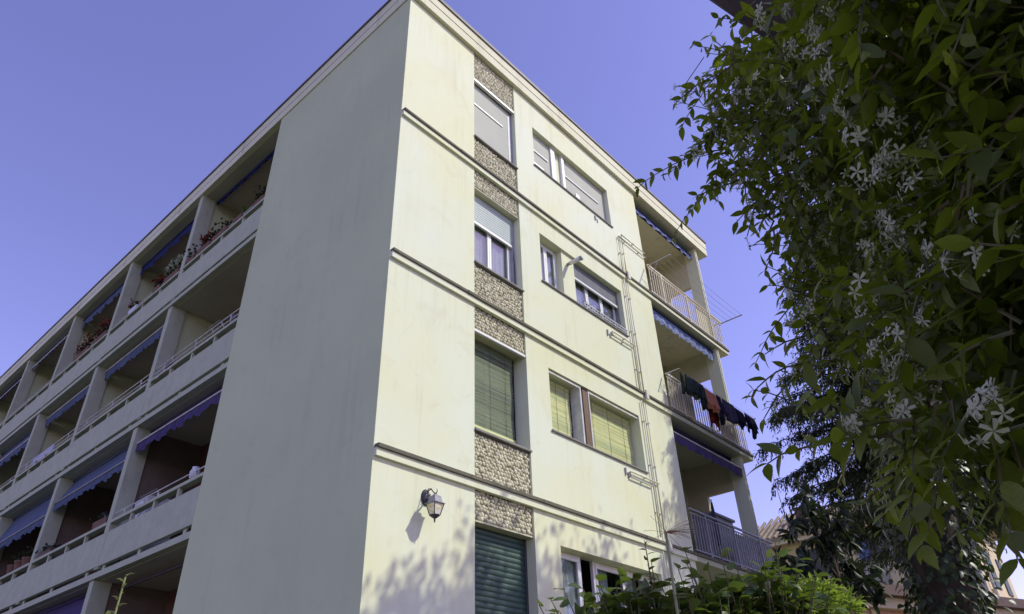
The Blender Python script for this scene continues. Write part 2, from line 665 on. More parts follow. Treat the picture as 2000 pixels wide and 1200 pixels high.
# roof
MB().box(-.03, 11.88, -.09, 31.2, ZT, ZT + .24).build('roof_slab', FASCIA, BL)
MB().box(-.035, 11.885, -.10, 31.2, ZT + .252, ZT + .50).build('roof_fascia', FASCIA, BL)
MB().box(-.065, 11.915, -.13, 31.24, ZT + .50, ZT + .55).build('roof_flashing', FLASH, BL)
MB().box(-.055, 4.25, -.125, .4, ZT + .551, ZT + .60).build('roof_flashing', FLASH, BL)
# little joints and drips of the flashing seen against the sky
for yy in (6.3, 9.6, 13.0, 16.4, 20.1):
    MB().box(-.038, -.03, yy, yy + .006, ZT + .1, ZT + .5).build('fascia_joint', FLASH, BL)

# string courses
for k in range(3):
    b = BB[k]
    MB().box(.012, WE, -.05, .02, b, b + .10).build('string_course', CREAM, BL)
    # worn coping: several lengths, each a little out of line
    x = .012
    while x < WE - .05:
        ln = min(random.uniform(1.1, 1.9), WE - x)
        if WE - x - ln < .4:
            ln = WE - x
        dz, dy = random.uniform(-.004, .004), random.uniform(-.004, .004)
        MB().box(x + .002, x + ln - .002, -.08 + dy, .01, b + .10 + .001, b + .158 + dz).build('coping_stone', COPING, BL, bevel=.008)
        x += ln

# ---- pebble panels in the bay
PM = []
for i in range(6):
    q = MB()
    n = 7
    prof = [(.55, -.75), (.98, -.1), (.72, .62)]
    o = 0
    vs_ = [(0, 0, -1)]
    for rr, z in prof:
        for k in range(n):
            a = 2 * math.pi * k / n
            j = random.uniform(.86, 1.14)
            vs_.append((rr * j * math.cos(a), rr * j * math.sin(a) * random.uniform(.9, 1.1), z))
    vs_.append((0, 0, 1))
    fs = []
    for k in range(n):
        fs.append((0, 1 + (k + 1) % n, 1 + k))
        for ri in range(2):
            a0 = 1 + ri * n
            fs.append((a0 + k, a0 + (k + 1) % n, a0 + n + (k + 1) % n, a0 + n + k))
        fs.append((1 + 2 * n + k, 1 + 2 * n + (k + 1) % n, 1 + 3 * n))
    q.v, q.f = vs_, fs
    PM.append(q)
PME = [q.mesh('pebble', PEB, True) for q in PM]
panels = []
for k in range(4):
    top = ZT if k == 0 else BB[k - 1]
    panels.append((PBZ[k], top, k, 'u'))
    panels.append((SI[k] - .035, BB[k] + .158, k, 'l') if k < 3 else None)
panels = [p for p in panels if p]
panels.sort(key=lambda p: p[0])
count = 0
for z0, z1, k, kind in panels:
    za, zb = min(z0, z1), max(z0, z1)
    if kind == 'u':
        p = MB().box(BX0, BX1, .045, .30, za, zb - .001).build('pebble_panel', MORTAR, BL)
        MB().box(BX0 + .001, BX1 - .001, .030, .302, za - .025, za - .001).build('panel_soffit', SOFFIT, BL)
    else:
        p = MB().box(BX0, BX1, .045, .30, za, zb).build('pebble_panel', MORTAR, BL)
    sp = .066
    allp = []
    r = 0
    z = za + .035
    while z < zb - .02:
        x = BX0 + .03 + (sp / 2 if r % 2 else 0)
        while x < BX1 - .045:
            allp.append((x + random.uniform(-.012, .012), z + random.uniform(-.013, .013)))
            x += sp
        z += sp * .88
        r += 1
    rest = MB()
    for (x, z) in allp:
        sx, sz, sy = random.uniform(.030, .039), random.uniform(.034, .047), random.uniform(.022, .034)
        rot = Matrix.Rotation(random.uniform(-.5, .5), 4, 'Y')
        mw = Matrix.Translation((x, .042, z)) @ rot @ Matrix.Rotation(random.uniform(0, 3), 4, 'Z').to_3x3().to_4x4()
        mw = Matrix.Translation((x, .042, z)) @ rot @ Matrix.Diagonal((sx, sy, sz, 1))
        vi = random.randrange(6)
        if count < 300 and k >= 2:
            put('pebble', PME[vi], p, mw)
            count += 1
        else:
            o = len(rest.v)
            rest.v += [tuple(mw @ Vector(q)) for q in PM[vi].v]
            rest.f += [tuple(o + i for i in f) for f in PM[vi].f]
    if rest.v:
        rest.build('pebbles', PEB, p, smooth=True, kind='stuff')


# ---- windows
def window(x0, x1, z0, z1, y, sashes, fr=WHITE, curtain=True, fw_=.055, curt_y=.075, cover=(0, 1)):
    e = empty('window', (0, 0, 0), BL)
    f = MB()
    f.box(x0, x1, y, y + .06, z1 - fw_, z1)
    f.box(x0, x1, y, y + .06, z0, z0 + fw_)
    f.box(x0, x0 + fw_, y, y + .06, z0 + fw_, z1 - fw_)
    f.box(x1 - fw_, x1, y, y + .06, z0 + fw_, z1 - fw_)
    f.build('window_frame', fr, e, bevel=.006)
    wd = (x1 - x0 - 2 * fw_) / sashes
    for i in range(sashes):
        a, b = x0 + fw_ + wd * i, x0 + fw_ + wd * (i + 1)
        s = MB()
        t = .05
        s.box(a + .002, b - .002, y - .012, y + .03, z1 - fw_ - t, z1 - fw_ + .004)
        s.box(a + .002, b - .002, y - .012, y + .03, z0 + fw_ - .004, z0 + fw_ + t)
        s.box(a + .002, a + t, y - .012, y + .03, z0 + fw_ + t, z1 - fw_ - t)
        s.box(b - t, b - .002, y - .012, y + .03, z0 + fw_ + t, z1 - fw_ - t)
        s.build('sash', fr, e, bevel=.005)
        MB().box(a + t, b - t, y + .008, y + .013, z0 + fw_ + t, z1 - fw_ - t).build('pane', GLASS, e)
        if curtain:
            n = 26
            P = []
            ca, cb = a + (b - a) * cover[0], a + (b - a) * cover[1]
            for zz in (z1 - .03, (z0 + z1) / 2, z0 + .03):
                P.append([(ca + (cb - ca) * j / n, y + curt_y + .018 * math.sin(j * 1.9 + i) + .01 * math.sin(j * .7 + zz), zz) for j in range(n + 1)])
            MB().grid(P).build('curtain', CURT, e, smooth=True)
    return e


def shutter(x0, x1, z0, z1, y, mat, bar=None, pitch=.055):
    e = empty('rolling_shutter', (0, 0, 0), BL)
    q = MB()
    P = []
    m = 6
    for j in range(m + 1):
        t = j / m
        P.append((-.010 * math.sin(math.pi * t), pitch * .96 * t))
    ring = [(dy, dz) for dy, dz in P] + [(.006, pitch * .96), (.006, 0)]
    nn = len(ring)
    for xx in (x0, x1):
        for dy, dz in ring:
            q.v.append((xx, y + dy, dz))
    for j in range(nn):
        q.f.append((j, (j + 1) % nn, nn + (j + 1) % nn, nn + j))
    q.f.append(tuple(range(nn))[::-1])
    q.f.append(tuple(nn + j for j in range(nn)))
    me = q.mesh('slat', mat)
    z = z1 - pitch
    while z > z0 - .001:
        put('slat', me, e, Matrix.Translation((0, 0, z)))
        z -= pitch
    if bar:
        MB().box(x0, x1, y - .025, y + .02, z0 - .05, z0 - .002).build('bottom_bar', bar, e, bevel=.006)
    return e


def sill(x0, x1, z, y1=.22, over=.03, proj=.035, th=.03):
    MB().box(x0 - over, x1 + over, -proj, -.001, z - th, z).build('sill', SILL, BL, bevel=.005)
    MB().box(x0 + .001, x1 - .001, -.0005, y1, z - th + .002, z + .001).build('sill', SILL, BL)


for k in range(4):
    if k < 3 or True:
        MB().box(BX0 - .0, BX1 + .012, -.03, -.001, SI[k] - .035, SI[k]).build('sill', SILL, BL, bevel=.005)
        MB().box(BX0 + .001, BX1 - .001, -.0005, .28, SI[k] - .034, SI[k] + .001).build('sill', SILL, BL)
    sill(WX0, WX1, WU[k])

# bay, top floor: grey sheet for half lit curtained glass, bar for its light stripe
e = empty('window', (0, 0, 0), BL)
MB().box(BX0 + .002, BX1 - .13, .105, .115, SI[0] + .01, PBZ[0] - .05).build('pane_sheet', SCREEN, e)
MB().box(BX0 + .002, BX1 - .30, .085, .104, 13.11, 13.145).build('light_stripe', WHITE, e, bevel=.006)
MB().box(BX0 + .001, BX1 - .002, .01, .07, PBZ[0] - .085, PBZ[0] - .026).build('shutter_box', WHITE, e, bevel=.006)
MB().box(BX1 - .128, BX1 - .001, .10, .16, SI[0] + .01, PBZ[0] - .05).build('window_frame', GREYF, e)
# bay, third floor: half lowered shutter over a white casement
window(BX0 + .002, BX1 - .06, SI[1] + .002, PBZ[1] - .03, .215, 2)
shutter(BX0 + .004, BX1 - .075, 10.03, PBZ[1] - .03, .17, SHUTP, WHITE)
MB().box(BX1 - .075, BX1 - .002, .16, .21, SI[1] + .002, PBZ[1] - .03).build('shutter_guide', GREYF, BL)
MB().tube([(BX1 - .03, .15, SI[1] + .05), (BX1 - .035, .15, 9.6), (BX1 - .05, .17, 10.1)], .008).build('shutter_strap', METALD, BL)
# bay, second floor: window behind a bamboo blind
window(BX0 + .002, BX1 - .06, SI[2] + .002, PBZ[2] - .05, .305, 2)
MB().box(BX0 + .002, BX1 - .002, .01, .06, PBZ[2] - .07, PBZ[2] - .026).build('blind_box', WHITE, BL, bevel=.006)
# bay, first floor: closed dark green shutter
shutter(BX0 + .003, BX1 - .05, SI[3] + .05, PBZ[3] - .03, .19, SHUTG, SHUTG, .075)
MB().box(BX1 - .048, BX1 - .002, .17, .21, SI[3] + .002, PBZ[3] - .03).build('shutter_guide', METALD, BL)


def split_window(k):
    """side window, wall post, main window inside one long opening"""
    z0, z1 = WU[k] + .002, WT[k] - .002
    if k == 0:
        e = empty('window', (0, 0, 0), BL)
        for a, b in ((WX0 + .002, 4.40), (4.90, WX1 - .002)):
            MB().box(a, b, .12, .13, z0, z1 - .001).build('pane_sheet', SCREEN, e)  # plain sheet in place of curtained glass
            MB().box(a + .01, b - .30 if b > 5 else b - .10, .095, .119, z0 + .61, z0 + .645).build('light_stripe', WHITE, e, bevel=.006)  # white bar stands in for the bright stripe of light
        MB().box(WX0 + .12, 4.12, .10, .118, z0 + .02, z0 + .26).build('lit_curtain', WHITE, e, bevel=.006)  # white boxes stand in for sunlit bits of curtain
        MB().box(5.30, 5.45, .10, .118, z0 + .02, z0 + .34).build('lit_curtain', WHITE, e, bevel=.006)
        MB().box(4.402, 4.55, .08, .15, z0, z1).build('window_frame', WHITE, e, bevel=.006)
        MB().box(4.80, 4.898, .08, .15, z0, z1).build('window_frame', WHITE, e, bevel=.006)
        MB().box(4.552, 4.798, .15, .28, z0, z1).build('window_post', CREAM, e)
    else:
        if k == 1:
            window(WX0 + .002, 4.42, z0, z1, .19, 2)
            MB().box(4.422, 4.83, .05, .28, z0, z1).build('window_post', CREAM, BL)
            window(4.832, WX1 - .002, z0, z1, .20, 3, cover=(0, 1))
            shutter(4.834, WX1 - .05, WU[1] + .80, z1, .13, SHUTD, WHITE)
            MB().box(WX1 - .048, WX1 - .003, .12, .17, z0, z1).build('shutter_guide', ALU, BL)
        elif k == 2:
            window(WX0 + .002, 4.60, z0, z1, .302, 1)
            window(5.0, WX1 - .002, z0, z1, .302, 2)
            MB().box(4.70, 4.86, .04, .24, z0, z1).build('window_post', WOOD, BL)
            MB().box(4.602, 4.638, .03, .26, z0, z1).build('window_frame', METALW, BL)
            MB().box(4.64, 4.698, .06, .24, z0, z1).build('window_frame', METALG, BL)
            MB().box(4.862, 4.89, .03, .26, z0, z1).build('window_frame', METALW, BL)
            MB().box(WX0 + .002, 4.60, .03, .05, z1 - .06, z1 - .025).build('blind_rail', METALW, BL)
            MB().box(4.892, WX1 - .004, .03, .05, z1 - .06, z1 - .025).build('blind_rail', METALW, BL)
        else:
            window(WX0 + .002, 4.42, z0, z1, .20, 1, curt_y=.06)
            MB().box(4.422, 4.80, .06, .28, z0, z1).build('window_post', CREAM, BL)
            window(4.802, WX1 - .002, z0, z1, .24, 2, cover=(0, .5))


for k in range(4):
    split_window(k)


# ---- bamboo blinds: separate hanging things
def blind(name, label, x0, x1, z0, z1, y, rm=REED):
    t = thing(name, label, 'blind', 'green bamboo blinds')
    q = MB()
    z = z1
    i = 0
    while z > z0:
        h = random.uniform(.012, .021)
        a, b = random.uniform(-.006, .006), random.uniform(-.006, .006)
        yy = y + .006 * math.sin(z * 9) + random.uniform(-.002, .002)
        zt, zb = z, z - h
        zm = (zt + zb) / 2
        dz = random.uniform(-.004, .004)
        o = len(q.v)
        for xx, jj in ((x0 + a, 0), (x1 + b, dz)):
            q.v += [(xx, yy + .004, zt + jj), (xx, yy + .0015, zm + jj), (xx, yy + .004, zb + .001 + jj)]
        q.f += [(o, o + 1, o + 4, o + 3), (o + 1, o + 2, o + 5, o + 4), (o + 2, o, o + 3, o + 5)]
        z -= h + .0015
    q.build('reeds', rm, t, kind='stuff')
    for fx in (.18, .5, .82):
        xx = x0 + (x1 - x0) * fx
        MB().tube([(xx, y - .011, z1), (xx, y - .011, z0)], .003, 4).build('cord', METALD, t)
    MB().box(x0, x1, y - .012, y + .012, z0 - .045, z0 - .003).build('bottom_lath', REED, t)
    return t


blind('bamboo_blind', 'tall green bamboo blind in the narrow window between pebble panels', BX0 + .01, BX1 - .10, 6.06, PBZ[2] - .06, .235, REEDO)
MB().tube([(BX0 + .01, .24, 6.0), (BX1 - .1, .24, 6.0)], .012).build('blind_rail', WOOD, BL)
blind('bamboo_blind', 'short green bamboo blind left of the brown wooden window post', WX0 + .02, 4.52, WU[2] + .03, WT[2] - .06, .22)
blind('bamboo_blind', 'wide green bamboo blind beside the brown wooden window post', 4.91, WX1 - .04, WU[2] + .03, WT[2] - .06, .22)

# tie holes and small fixings on the walls
for x, z in ((.183, 12.956), (.247, 8.956), (.112, 4.901), (3.329, 12.971), (3.43, 8.939), (3.365, 4.809)):
    MB().lathe([(.018, 0), (.018, .012), (.01, .014)], 8).build('tie_plug', METALG, BL)
    o = BL.children[-1]
    o.location = (x, -.001, z)
    o.rotation_euler = (math.pi / 2, 0, 0)
for x, z in ((5.845, 12.438), (5.757, 9.227), (5.778, 6.211)):
    MB().box(x - .015, x + .015, -.03, -.001, z - .07, z + .07).build('vent_bracket', METALG, BL, bevel=.004)
    MB().box(x + .07, x + .09, -.02, -.001, z - .10, z + .0).build('vent_bracket', METALG, BL)
MB().lathe([(.018, 0), (.018, .012)], 8).build('tie_plug', METALG, BL)
o = BL.children[-1]
o.location = (-.001, .904, 10.994)
o.rotation_euler = (0, -math.pi / 2, 0)


# ---- end balconies on the sunny side
CE = 11.36
MB().box(CE - .13, CE, .02, .36, 0, ZT - .001).build('corner_column', CREAM, BL)
MB().box(CE - .085, CE - .06, .004, .019, 0, ZT - .002).build('downpipe', PIPEM, BL)
MB().box(WE - .001, WE + .0, .30, 1.6, 0, ZT).build('balcony_wall', CREAM, BL)
MB().box(WE, CE - .1, 1.60, 1.75, 0, ZT - .002).build('balcony_back_wall', SOFFIT, BL)
MB().box(WE - .3, WE - .002, .302, 1.7, 0, ZT - .003).build('balcony_side_wall', SOFFIT, BL)
for k in range(4):
    ceil = ZT if k == 0 else BB[k - 1]
    bm_ = 1.25 if k == 0 else .78
    MB().box(CE - .13, CE - .005, .361, 1.75, ceil - bm_, ceil - .001).build('balcony_beam', SOFFIT, BL)
    MB().box(CE - .13, CE - .005, 1.09, 1.75, BB[k] + .16, ceil - bm_ - .001).build('balcony_pier', SOFFIT, BL)
for k in range(3):
    b = BB[k]
    MB().box(WE + .001, 11.86, -.05, 1.59, b, b + .10).build('balcony_slab', CONC if k else FASCIA, BL)
    MB().box(WE + .001, 11.89, -.08, .10, b + .101, b + .158).build('balcony_coping', COPING, BL, bevel=.006)
    MB().box(WE + .001, 11.86, .102, 1.59, b + .101, b + .15).build('balcony_floor', TERRAF, BL)
# pale balcony doors on the back wall
for k in range(3):
    f0 = BB[k] + .16
    e = empty('balcony_door', (0, 0, 0), BL)
    MB().box(8.7, 9.9, 1.54, 1.60, f0, f0 + 2.2).build('door_frame', WOOD if k == 2 else WHITE, e)
    MB().box(8.78, 9.82, 1.52, 1.539, f0 + .1, f0 + 2.1).build('pane', GLASS, e)


def railing(k, mat, xs=WE + .03, xe=11.82, h=.90):
    z0 = BB[k] + .158
    e = empty('balcony_railing', (0, 0, 0), BL)
    y = -.045
    t = MB()
    t.box(xs, xe, y - .022, y + .022, z0 + h - .035, z0 + h)
    t.box(xs, xe, y - .012, y + .012, z0 + h - .11, z0 + h - .09)
    t.box(xs, xe, y - .015, y + .015, z0 + .05, z0 + .075)
    t.box(xe - .04, xe, y + .023, 1.2, z0 + h - .035, z0 + h)
    t.box(xe - .035, xe - .005, y + .023, 1.2, z0 + .05, z0 + .075)
    t.build('rail', mat, e)
    me = MB().box(-.009, .009, -.009, .009, z0 + .075, z0 + h - .11).mesh('baluster', mat)
    x = xs + .05
    i = 0
    while x < xe - .03:
        if i % 11 == 5:
            MB().box(x - .02, x + .02, y - .02, y + .02, z0, z0 + h - .036).build('rail_post', mat, e)
        else:
            put('baluster', me, e, Matrix.Translation((x, y, 0)))
        x += .115
        i += 1
    yy = .06
    while yy < 1.2:
        put('baluster', me, e, Matrix.Translation((xe - .02, yy, 0)))
        yy += .115
    return e


railing(0, METALC)
railing(1, METALC)
railing(2, METALG)
# sheets fixed behind some of the bars
MB().box(WE + .1, 9.1, -.012, -.004, BB[1] + .24, BB[1] + .93).build('privacy_sheet', SOFFIT, BL)
MB().box(10.35, 11.1, -.012, -.004, BB[1] + .24, BB[1] + .93).build('privacy_sheet', SOFFIT, BL)
MB().box(10.35, 11.0, -.012, -.004, BB[0] + .24, BB[0] + .93).build('privacy_sheet', SOFFIT, BL)
MB().box(9.9, 11.7, -.012, -.004, BB[2] + .24, BB[2] + .93).build('privacy_sheet', METALG, BL)

# ---- loggias on the shaded side
C0, DC, NB = 8.461, 4.156, 5
fins = [C0 + DC * i for i in range(NB)]
SB = [11.078 - HS * k for k in range(4)]
# near end of the loggia strip: inside of the blank wall
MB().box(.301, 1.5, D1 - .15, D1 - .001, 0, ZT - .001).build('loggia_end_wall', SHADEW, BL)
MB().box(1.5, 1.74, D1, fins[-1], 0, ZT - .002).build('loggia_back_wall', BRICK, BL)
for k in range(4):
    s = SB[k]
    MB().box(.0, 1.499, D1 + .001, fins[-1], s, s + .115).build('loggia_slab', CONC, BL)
    MB().box(.42, 1.498, D1 + .001, fins[-1], s + .116, s + .20).build('loggia_floor', BROWN, BL)  # dark brown floor edge stands in for shade in the parapet slot
    MB().box(.14, 1.497, D1 + .001, fins[-1], s - .012, s - .001).build('loggia_ceiling', CEIL, BL)
MB().box(.10, 1.497, D1 + .001, fins[-1], ZT - .012, ZT - .001).build('loggia_ceiling', CEIL, BL)
for i, c in enumerate(fins):
    for k in range(4):
        z0 = SB[k] + .201
        z1 = (ZT if k == 0 else SB[k - 1]) - .013
        MB().box(.03, .36, c - .20, c, z0, z1).build('fin_column', CONC, BL)
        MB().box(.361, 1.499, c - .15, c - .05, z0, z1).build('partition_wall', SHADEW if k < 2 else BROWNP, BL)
        MB().lathe([(.025, 0), (.025, .05), (.015, .06)], 8).build('awning_bracket', METALD, BL)
        o = BL.children[-1]
        o.location = (.20, c - .2, z0 + 1.35)
        o.rotation_euler = (math.pi / 2, 0, 0)
for k in range(4):
    z = SB[k]
    edges = [D1 + .002] + fins
    for i in range(NB):
        a, b = edges[i], edges[i + 1] - .20 if i < NB else 0
        a = a if i == 0 else edges[i] - .198
        bb = edges[i + 1] - .202
        dx = random.uniform(-.006, .006)
        MB().box(.02 + dx, .10 + dx, a, bb, z + .235, z + .885).build('parapet_panel', CONC, BL, bevel=.006)
        a2 = edges[i] + .002
        MB().box(.015, .15, a2, bb, z + 1.05, z + 1.115).build('parapet_cap', CONC, BL, bevel=.006)
        me = MB().box(.035, .095, -.035, .035, z + .886, z + 1.049).mesh('spacer_block', CONC)
        for fr_ in (.25, .5, .75):
            put('spacer_block', me, BL, Matrix.Translation((0, a2 + (bb - a2) * fr_, 0)))
        # hangers between slab and parapet
        me = MB().box(.06, .09, -.05, .05, z + .116, z + .234).mesh('spacer_block', CONC)
        for fr_ in (.1, .55, .95):
            put('spacer_block', me, BL, Matrix.Translation((0, a2 + (bb - a2) * fr_, 0)))


def tuberail(k, i, two=False, mat=METALW):
    a = (D1 if i == 0 else fins[i - 1]) + .02
    b = fins[i] - .22
    z = SB[k] + 1.115
    q = MB()
    q.tube([(.06, a, z + .13), (.06, b, z + .13)], .012)
    if two:
        q.tube([(.06, a, z + .26), (.06, b, z + .26)], .012)
    for fr_ in (.12, .5, .88):
        yy = a + (b - a) * fr_
        q.tube([(.08, yy, z), (.06, yy, z + (.26 if two else .13))], .012)
    q.build('tube_rail', mat, BL)


for i in range(NB):
    tuberail(0, i)
for i in range(4):
    tuberail(1, i, i < 3)
tuberail(2, 0)


# ------------------------------------------------------------------ awnings
def awning(label, axis, a, b, top, bar, drop, mat, vmat=None, sc=.22, group='awnings', trim=METALW, roll=True):
    """axis 'y': runs along y on the shaded side; 'x': along x on the sunny side.
    top=(depth,z) of the roller, bar=(depth,z) of the front bar, drop = valance height"""
    t = thing('awning', label, 'awning', group)
    vmat = vmat or mat

    def pt(u, d, z):
        return (d, u, z) if axis == 'y' else (u, d, z)
    n = max(10, int((b - a) / .12))
    ph = random.uniform(0, 6)
    rows = []
    m = 5
    for j in range(m + 1):
        f = j / m
        sag = .025 * math.sin(math.pi * f)
        rows.append([pt(a + (b - a) * i / n, top[0] + (bar[0] - top[0]) * f + .012 * math.sin(i * .9 + ph) * f,
                        top[1] + (bar[1] - top[1]) * f - sag + .012 * math.sin(i * 1.3 + ph)) for i in range(n + 1)])
    ln = math.hypot(bar[0] - top[0], bar[1] - top[1])
    if ln > .12:
        MB().grid(rows).build('canvas', mat, t, smooth=True)
    # scalloped valance
    nn = max(1, round((b - a) / sc))
    cols = nn * 8
    r0_, r1_, r2_ = [], [], []
    for i in range(cols + 1):
        u = a + (b - a) * i / cols
        q = (i % 8) / 8
        d = drop * (.78 + .22 * abs(math.sin(math.pi * q)) ** .7) * (1 + .08 * math.sin(i * .21 + ph))
        wv = .018 * math.sin(i * .55 + ph) + .01 * math.sin(i * .23)
        r0_.append(pt(u, bar[0], bar[1] - .005))
        r1_.append(pt(u, bar[0] + wv * .6, bar[1] - d * .5))
        r2_.append(pt(u, bar[0] + wv * 1.4, bar[1] - d))
    MB().grid([r0_, r1_, r2_]).build('valance', vmat, t, smooth=True)
    MB().tube([pt(a, bar[0] - .01, bar[1]), pt(b, bar[0] - .01, bar[1])], .018).build('front_bar', trim, t)
    if roll:
        MB().tube([pt(a, top[0], top[1] + .03), pt(b, top[0], top[1] + .03)], .045, 8).build('roller', mat, t, smooth=True)
    return t


def bay(i):
    return ((D1 if i == 0 else fins[i - 1]) + .04, fins[i] - .24)


G = 'awnings of the shaded loggias'
a, b = bay(0)
awning('rolled up navy awning under the roof, in the top loggia next to the blank wall', 'y', a, b, (.42, ZT - .10), (.40, ZT - .14), .07, NAVY, group=G, trim=NAVY)
a, b = bay(1)
awning('blue awning valance in the top loggia with the white flowers', 'y', a, b, (.34, ZT - .09), (.30, ZT - .13), .30, BLUE, NAVY, group=G, trim=NAVY)
a, b = bay(2)
awning('blue awning valance in the top loggia with red geraniums', 'y', a, b, (.30, ZT - .09), (.27, ZT - .14), .32, BLUE, group=G, trim=NAVY)
a, b = bay(3)
awning('half let down blue awning in the top loggia fourth from the blank wall', 'y', a, b, (.30, ZT - .08), (.18, ZT - .36), .06, BLUE, group=G)
a, b = bay(4)
awning('grey backed awning in the farthest top loggia', 'y', a, b, (.30, ZT - .08), (.2, ZT - .36), .06, NAVY, group=G)
a, b = bay(1)
awning('blue scalloped valance in the third floor loggia second from the blank wall', 'y', a, b, (.30, SB[0] - .08), (.24, SB[0] - .13), .30, BLUE, group=G)
a, b = bay(2)
awning('blue scalloped valance above the white cloth on the third floor loggia rail', 'y', a, b, (.30, SB[0] - .08), (.24, SB[0] - .15), .30, BLUE, group=G)
a, b = bay(3)
awning('lowered blue awning in the third floor loggia fourth from the blank wall', 'y', a, b, (.32, SB[0] - .08), (.06, SB[0] - .72), .24, BLUE, group=G)
a, b = bay(0)
awning('purple scalloped awning above the white cabinet', 'y', a, b, (.34, SB[1] - .08), (.10, SB[1] - .38), .22, PURP, group=G)
a, b = bay(1)
awning('lowered blue awning in the second floor loggia above the terracotta trough', 'y', a, b, (.34, SB[1] - .08), (.08, SB[1] - .66), .20, BLUE, group=G, trim=METALG)
a, b = bay(2)
awning('lowered blue awning in the second floor loggia above the terracotta pots', 'y', a, b, (.34, SB[1] - .08), (.05, SB[1] - .88), .22, BLUE, group=G, trim=METALG)
a, b = bay(1)
awning('dark purple awning in the lowest loggia at the bottom edge', 'y', a, b, (.34, SB[2] - .10), (.12, SB[2] - .60), .2, PURP, group=G)
a, b = bay(0)
MB().tube([(.5, a, SB[2] - .12), (.5, b, SB[2] - .12)], .03).build('curtain_rod', METALD, BL)

G = 'awnings of the sunny end balconies'
awning('blue and white scalloped awning edge under the roof of the top end balcony', 'x', WE + .06, CE - .02, (.30, ZT - .12), (.16, ZT - .22), .15, NAVY, LBLUE, .26, G, trim=NAVY)
awning('blue and white scalloped awning edge above the hanging laundry', 'x', WE + .06, CE + .05, (.28, BB[0] - .06), (.13, BB[0] - .10), .30, BLUE, LBLUE, .22, G, trim=NAVY)
awning('purple scalloped awning under the laundry balcony', 'x', WE + .04, CE + .02, (.30, BB[1] - .06), (.05, BB[1] - .34), .24, PURP, None, .26, G)


# ------------------------------------------------------------------ pots and planters on the loggias
def planter(label, x, y, z, ln, petal, pot=TERRA, h=.16, fol=.30, nf=60, leafm=LDARK):
    t = thing('planter', label, 'planter', 'planters on the loggias')
    q = MB()
    a, b = y - ln / 2, y + ln / 2
    q.hexa([(x - .07, a + .02, z), (x + .07, a + .02, z), (x + .07, b - .02, z), (x - .07, b - .02, z),
            (x - .09, a, z + h), (x + .09, a, z + h), (x + .09, b, z + h), (x - .09, b, z + h)])
    q.build('trough', pot, t, bevel=.008)
    n = int(120 * ln)
    P = np.stack([x + rng.normal(0, .07, n), rng.uniform(a, b, n), z + h + rng.uniform(0, fol, n) * rng.uniform(.5, 1, n)], 1)
    D = rng.normal(0, 1, (n, 3)) + (0, 0, .3)
    foliage('foliage', P, D, .09, .06, leafm, t)
    if petal is not None:
        m = int(nf * ln)
        P = np.stack([x + rng.normal(-.03, .07, m), rng.uniform(a, b, m), z + h + fol * rng.uniform(.5, 1.1, m)], 1)
        P = np.repeat(P, 6, 0) + rng.normal(0, .02, (m * 6, 3))
        foliage('blossoms', P, rng.normal(0, 1, (m * 6, 3)), .05, .045, petal, t)
    return t


zc = SB[0] + 1.117
planter('planter of red geraniums on the top loggia nearest the blank wall', .10, 7.35, zc, .6, REDF, fol=.34)
planter('dark leafy planter beside the first column of the top loggia', .10, 8.0, zc, .45, None, fol=.30)
planter('planter with pale grey foliage in the middle of the nearest top loggia', .10, 6.6, zc, .7, None, fol=.32, leafm=LIVY)
planter('small planter with a yellow green sprig in the nearest top loggia', .10, 5.8, zc, .35, None, fol=.26, leafm=LCIT)
planter('bushy dark planter touching the blank wall on the top loggia', .12, 4.95, zc, .5, None, fol=.38)
planter('planter heaped with white flowers beside the first column of the top loggia', .10, 8.95, zc, .75, WHTF, fol=.36, nf=90)
planter('small planter of red flowers next to the white flowered one', .10, 9.75, zc, .4, REDF, fol=.24)
planter('low planter with one red bloom in the second top loggia', .10, 11.1, zc, .5, REDF, PLAST, .14, .16, 20)
planter('planter of red geraniums behind the second column of the top loggia', .10, 13.2, zc, .9, REDF, fol=.46, nf=46)
planter('long planter of trailing red geraniums in the third top loggia', .10, 14.5, zc, 1.1, REDF, fol=.40, nf=40)
zc = SB[2] + 1.117
planter('empty brown terracotta trough under the blue awning of the second floor', .13, 8.95, zc, .7, None, TERRA, .17, .05)
planter('dark trough at the far column under the blue awning of the second floor', .13, 11.9, zc, .8, None, BROWN, .15, .04)
for (y, r, lab) in ((13.3, .13, 'round terracotta pot nearest the column on the second floor loggia'),
                    (13.75, .15, 'larger terracotta pot in the row on the second floor loggia'),
                    (14.3, .13, 'terracotta pot with a bare plant at the left edge of the picture')):
    t = thing('flower_pot', lab, 'flower pot', 'terracotta pots on the loggia')
    q = MB().lathe([(r * .7, 0), (r * .98, .2), (r * 1.08, .2), (r * 1.08, .25), (r * .9, .25)], 12, (.16, y, zc))
    q.build('pot', TERRA, t, smooth=False)
    P, D = lobe(40, (.16, y, zc + .36), (.12, .12, .14))
    foliage('foliage', P, D, .08, .035, LIVY, t)
t = tag(MB().lathe([(.05, 0), (.085, .04), (.09, .14), (.06, .19), (.065, .22), (.05, .22)], 12, (.09, 5.12, zc)).build('jug', PLAST, smooth=True),
        'white jug on the parapet under the purple awning', 'jug')
# white cabinet
t = thing('cabinet', 'white metal cabinet beside the column under the purple awning', 'cabinet')
MB().box(.34, .95, 7.55, 8.12, SB[2] + .202, SB[2] + 1.52).build('body', PLAST, t, bevel=.01)
MB().box(.325, .339, 7.58, 8.09, SB[2] + .3, SB[2] + 1.47).build('door', PLAST, t, bevel=.004)
MB().box(.31, .324, 7.63, 7.65, SB[2] + .85, SB[2] + 1.05).build('handle', ALU, t)


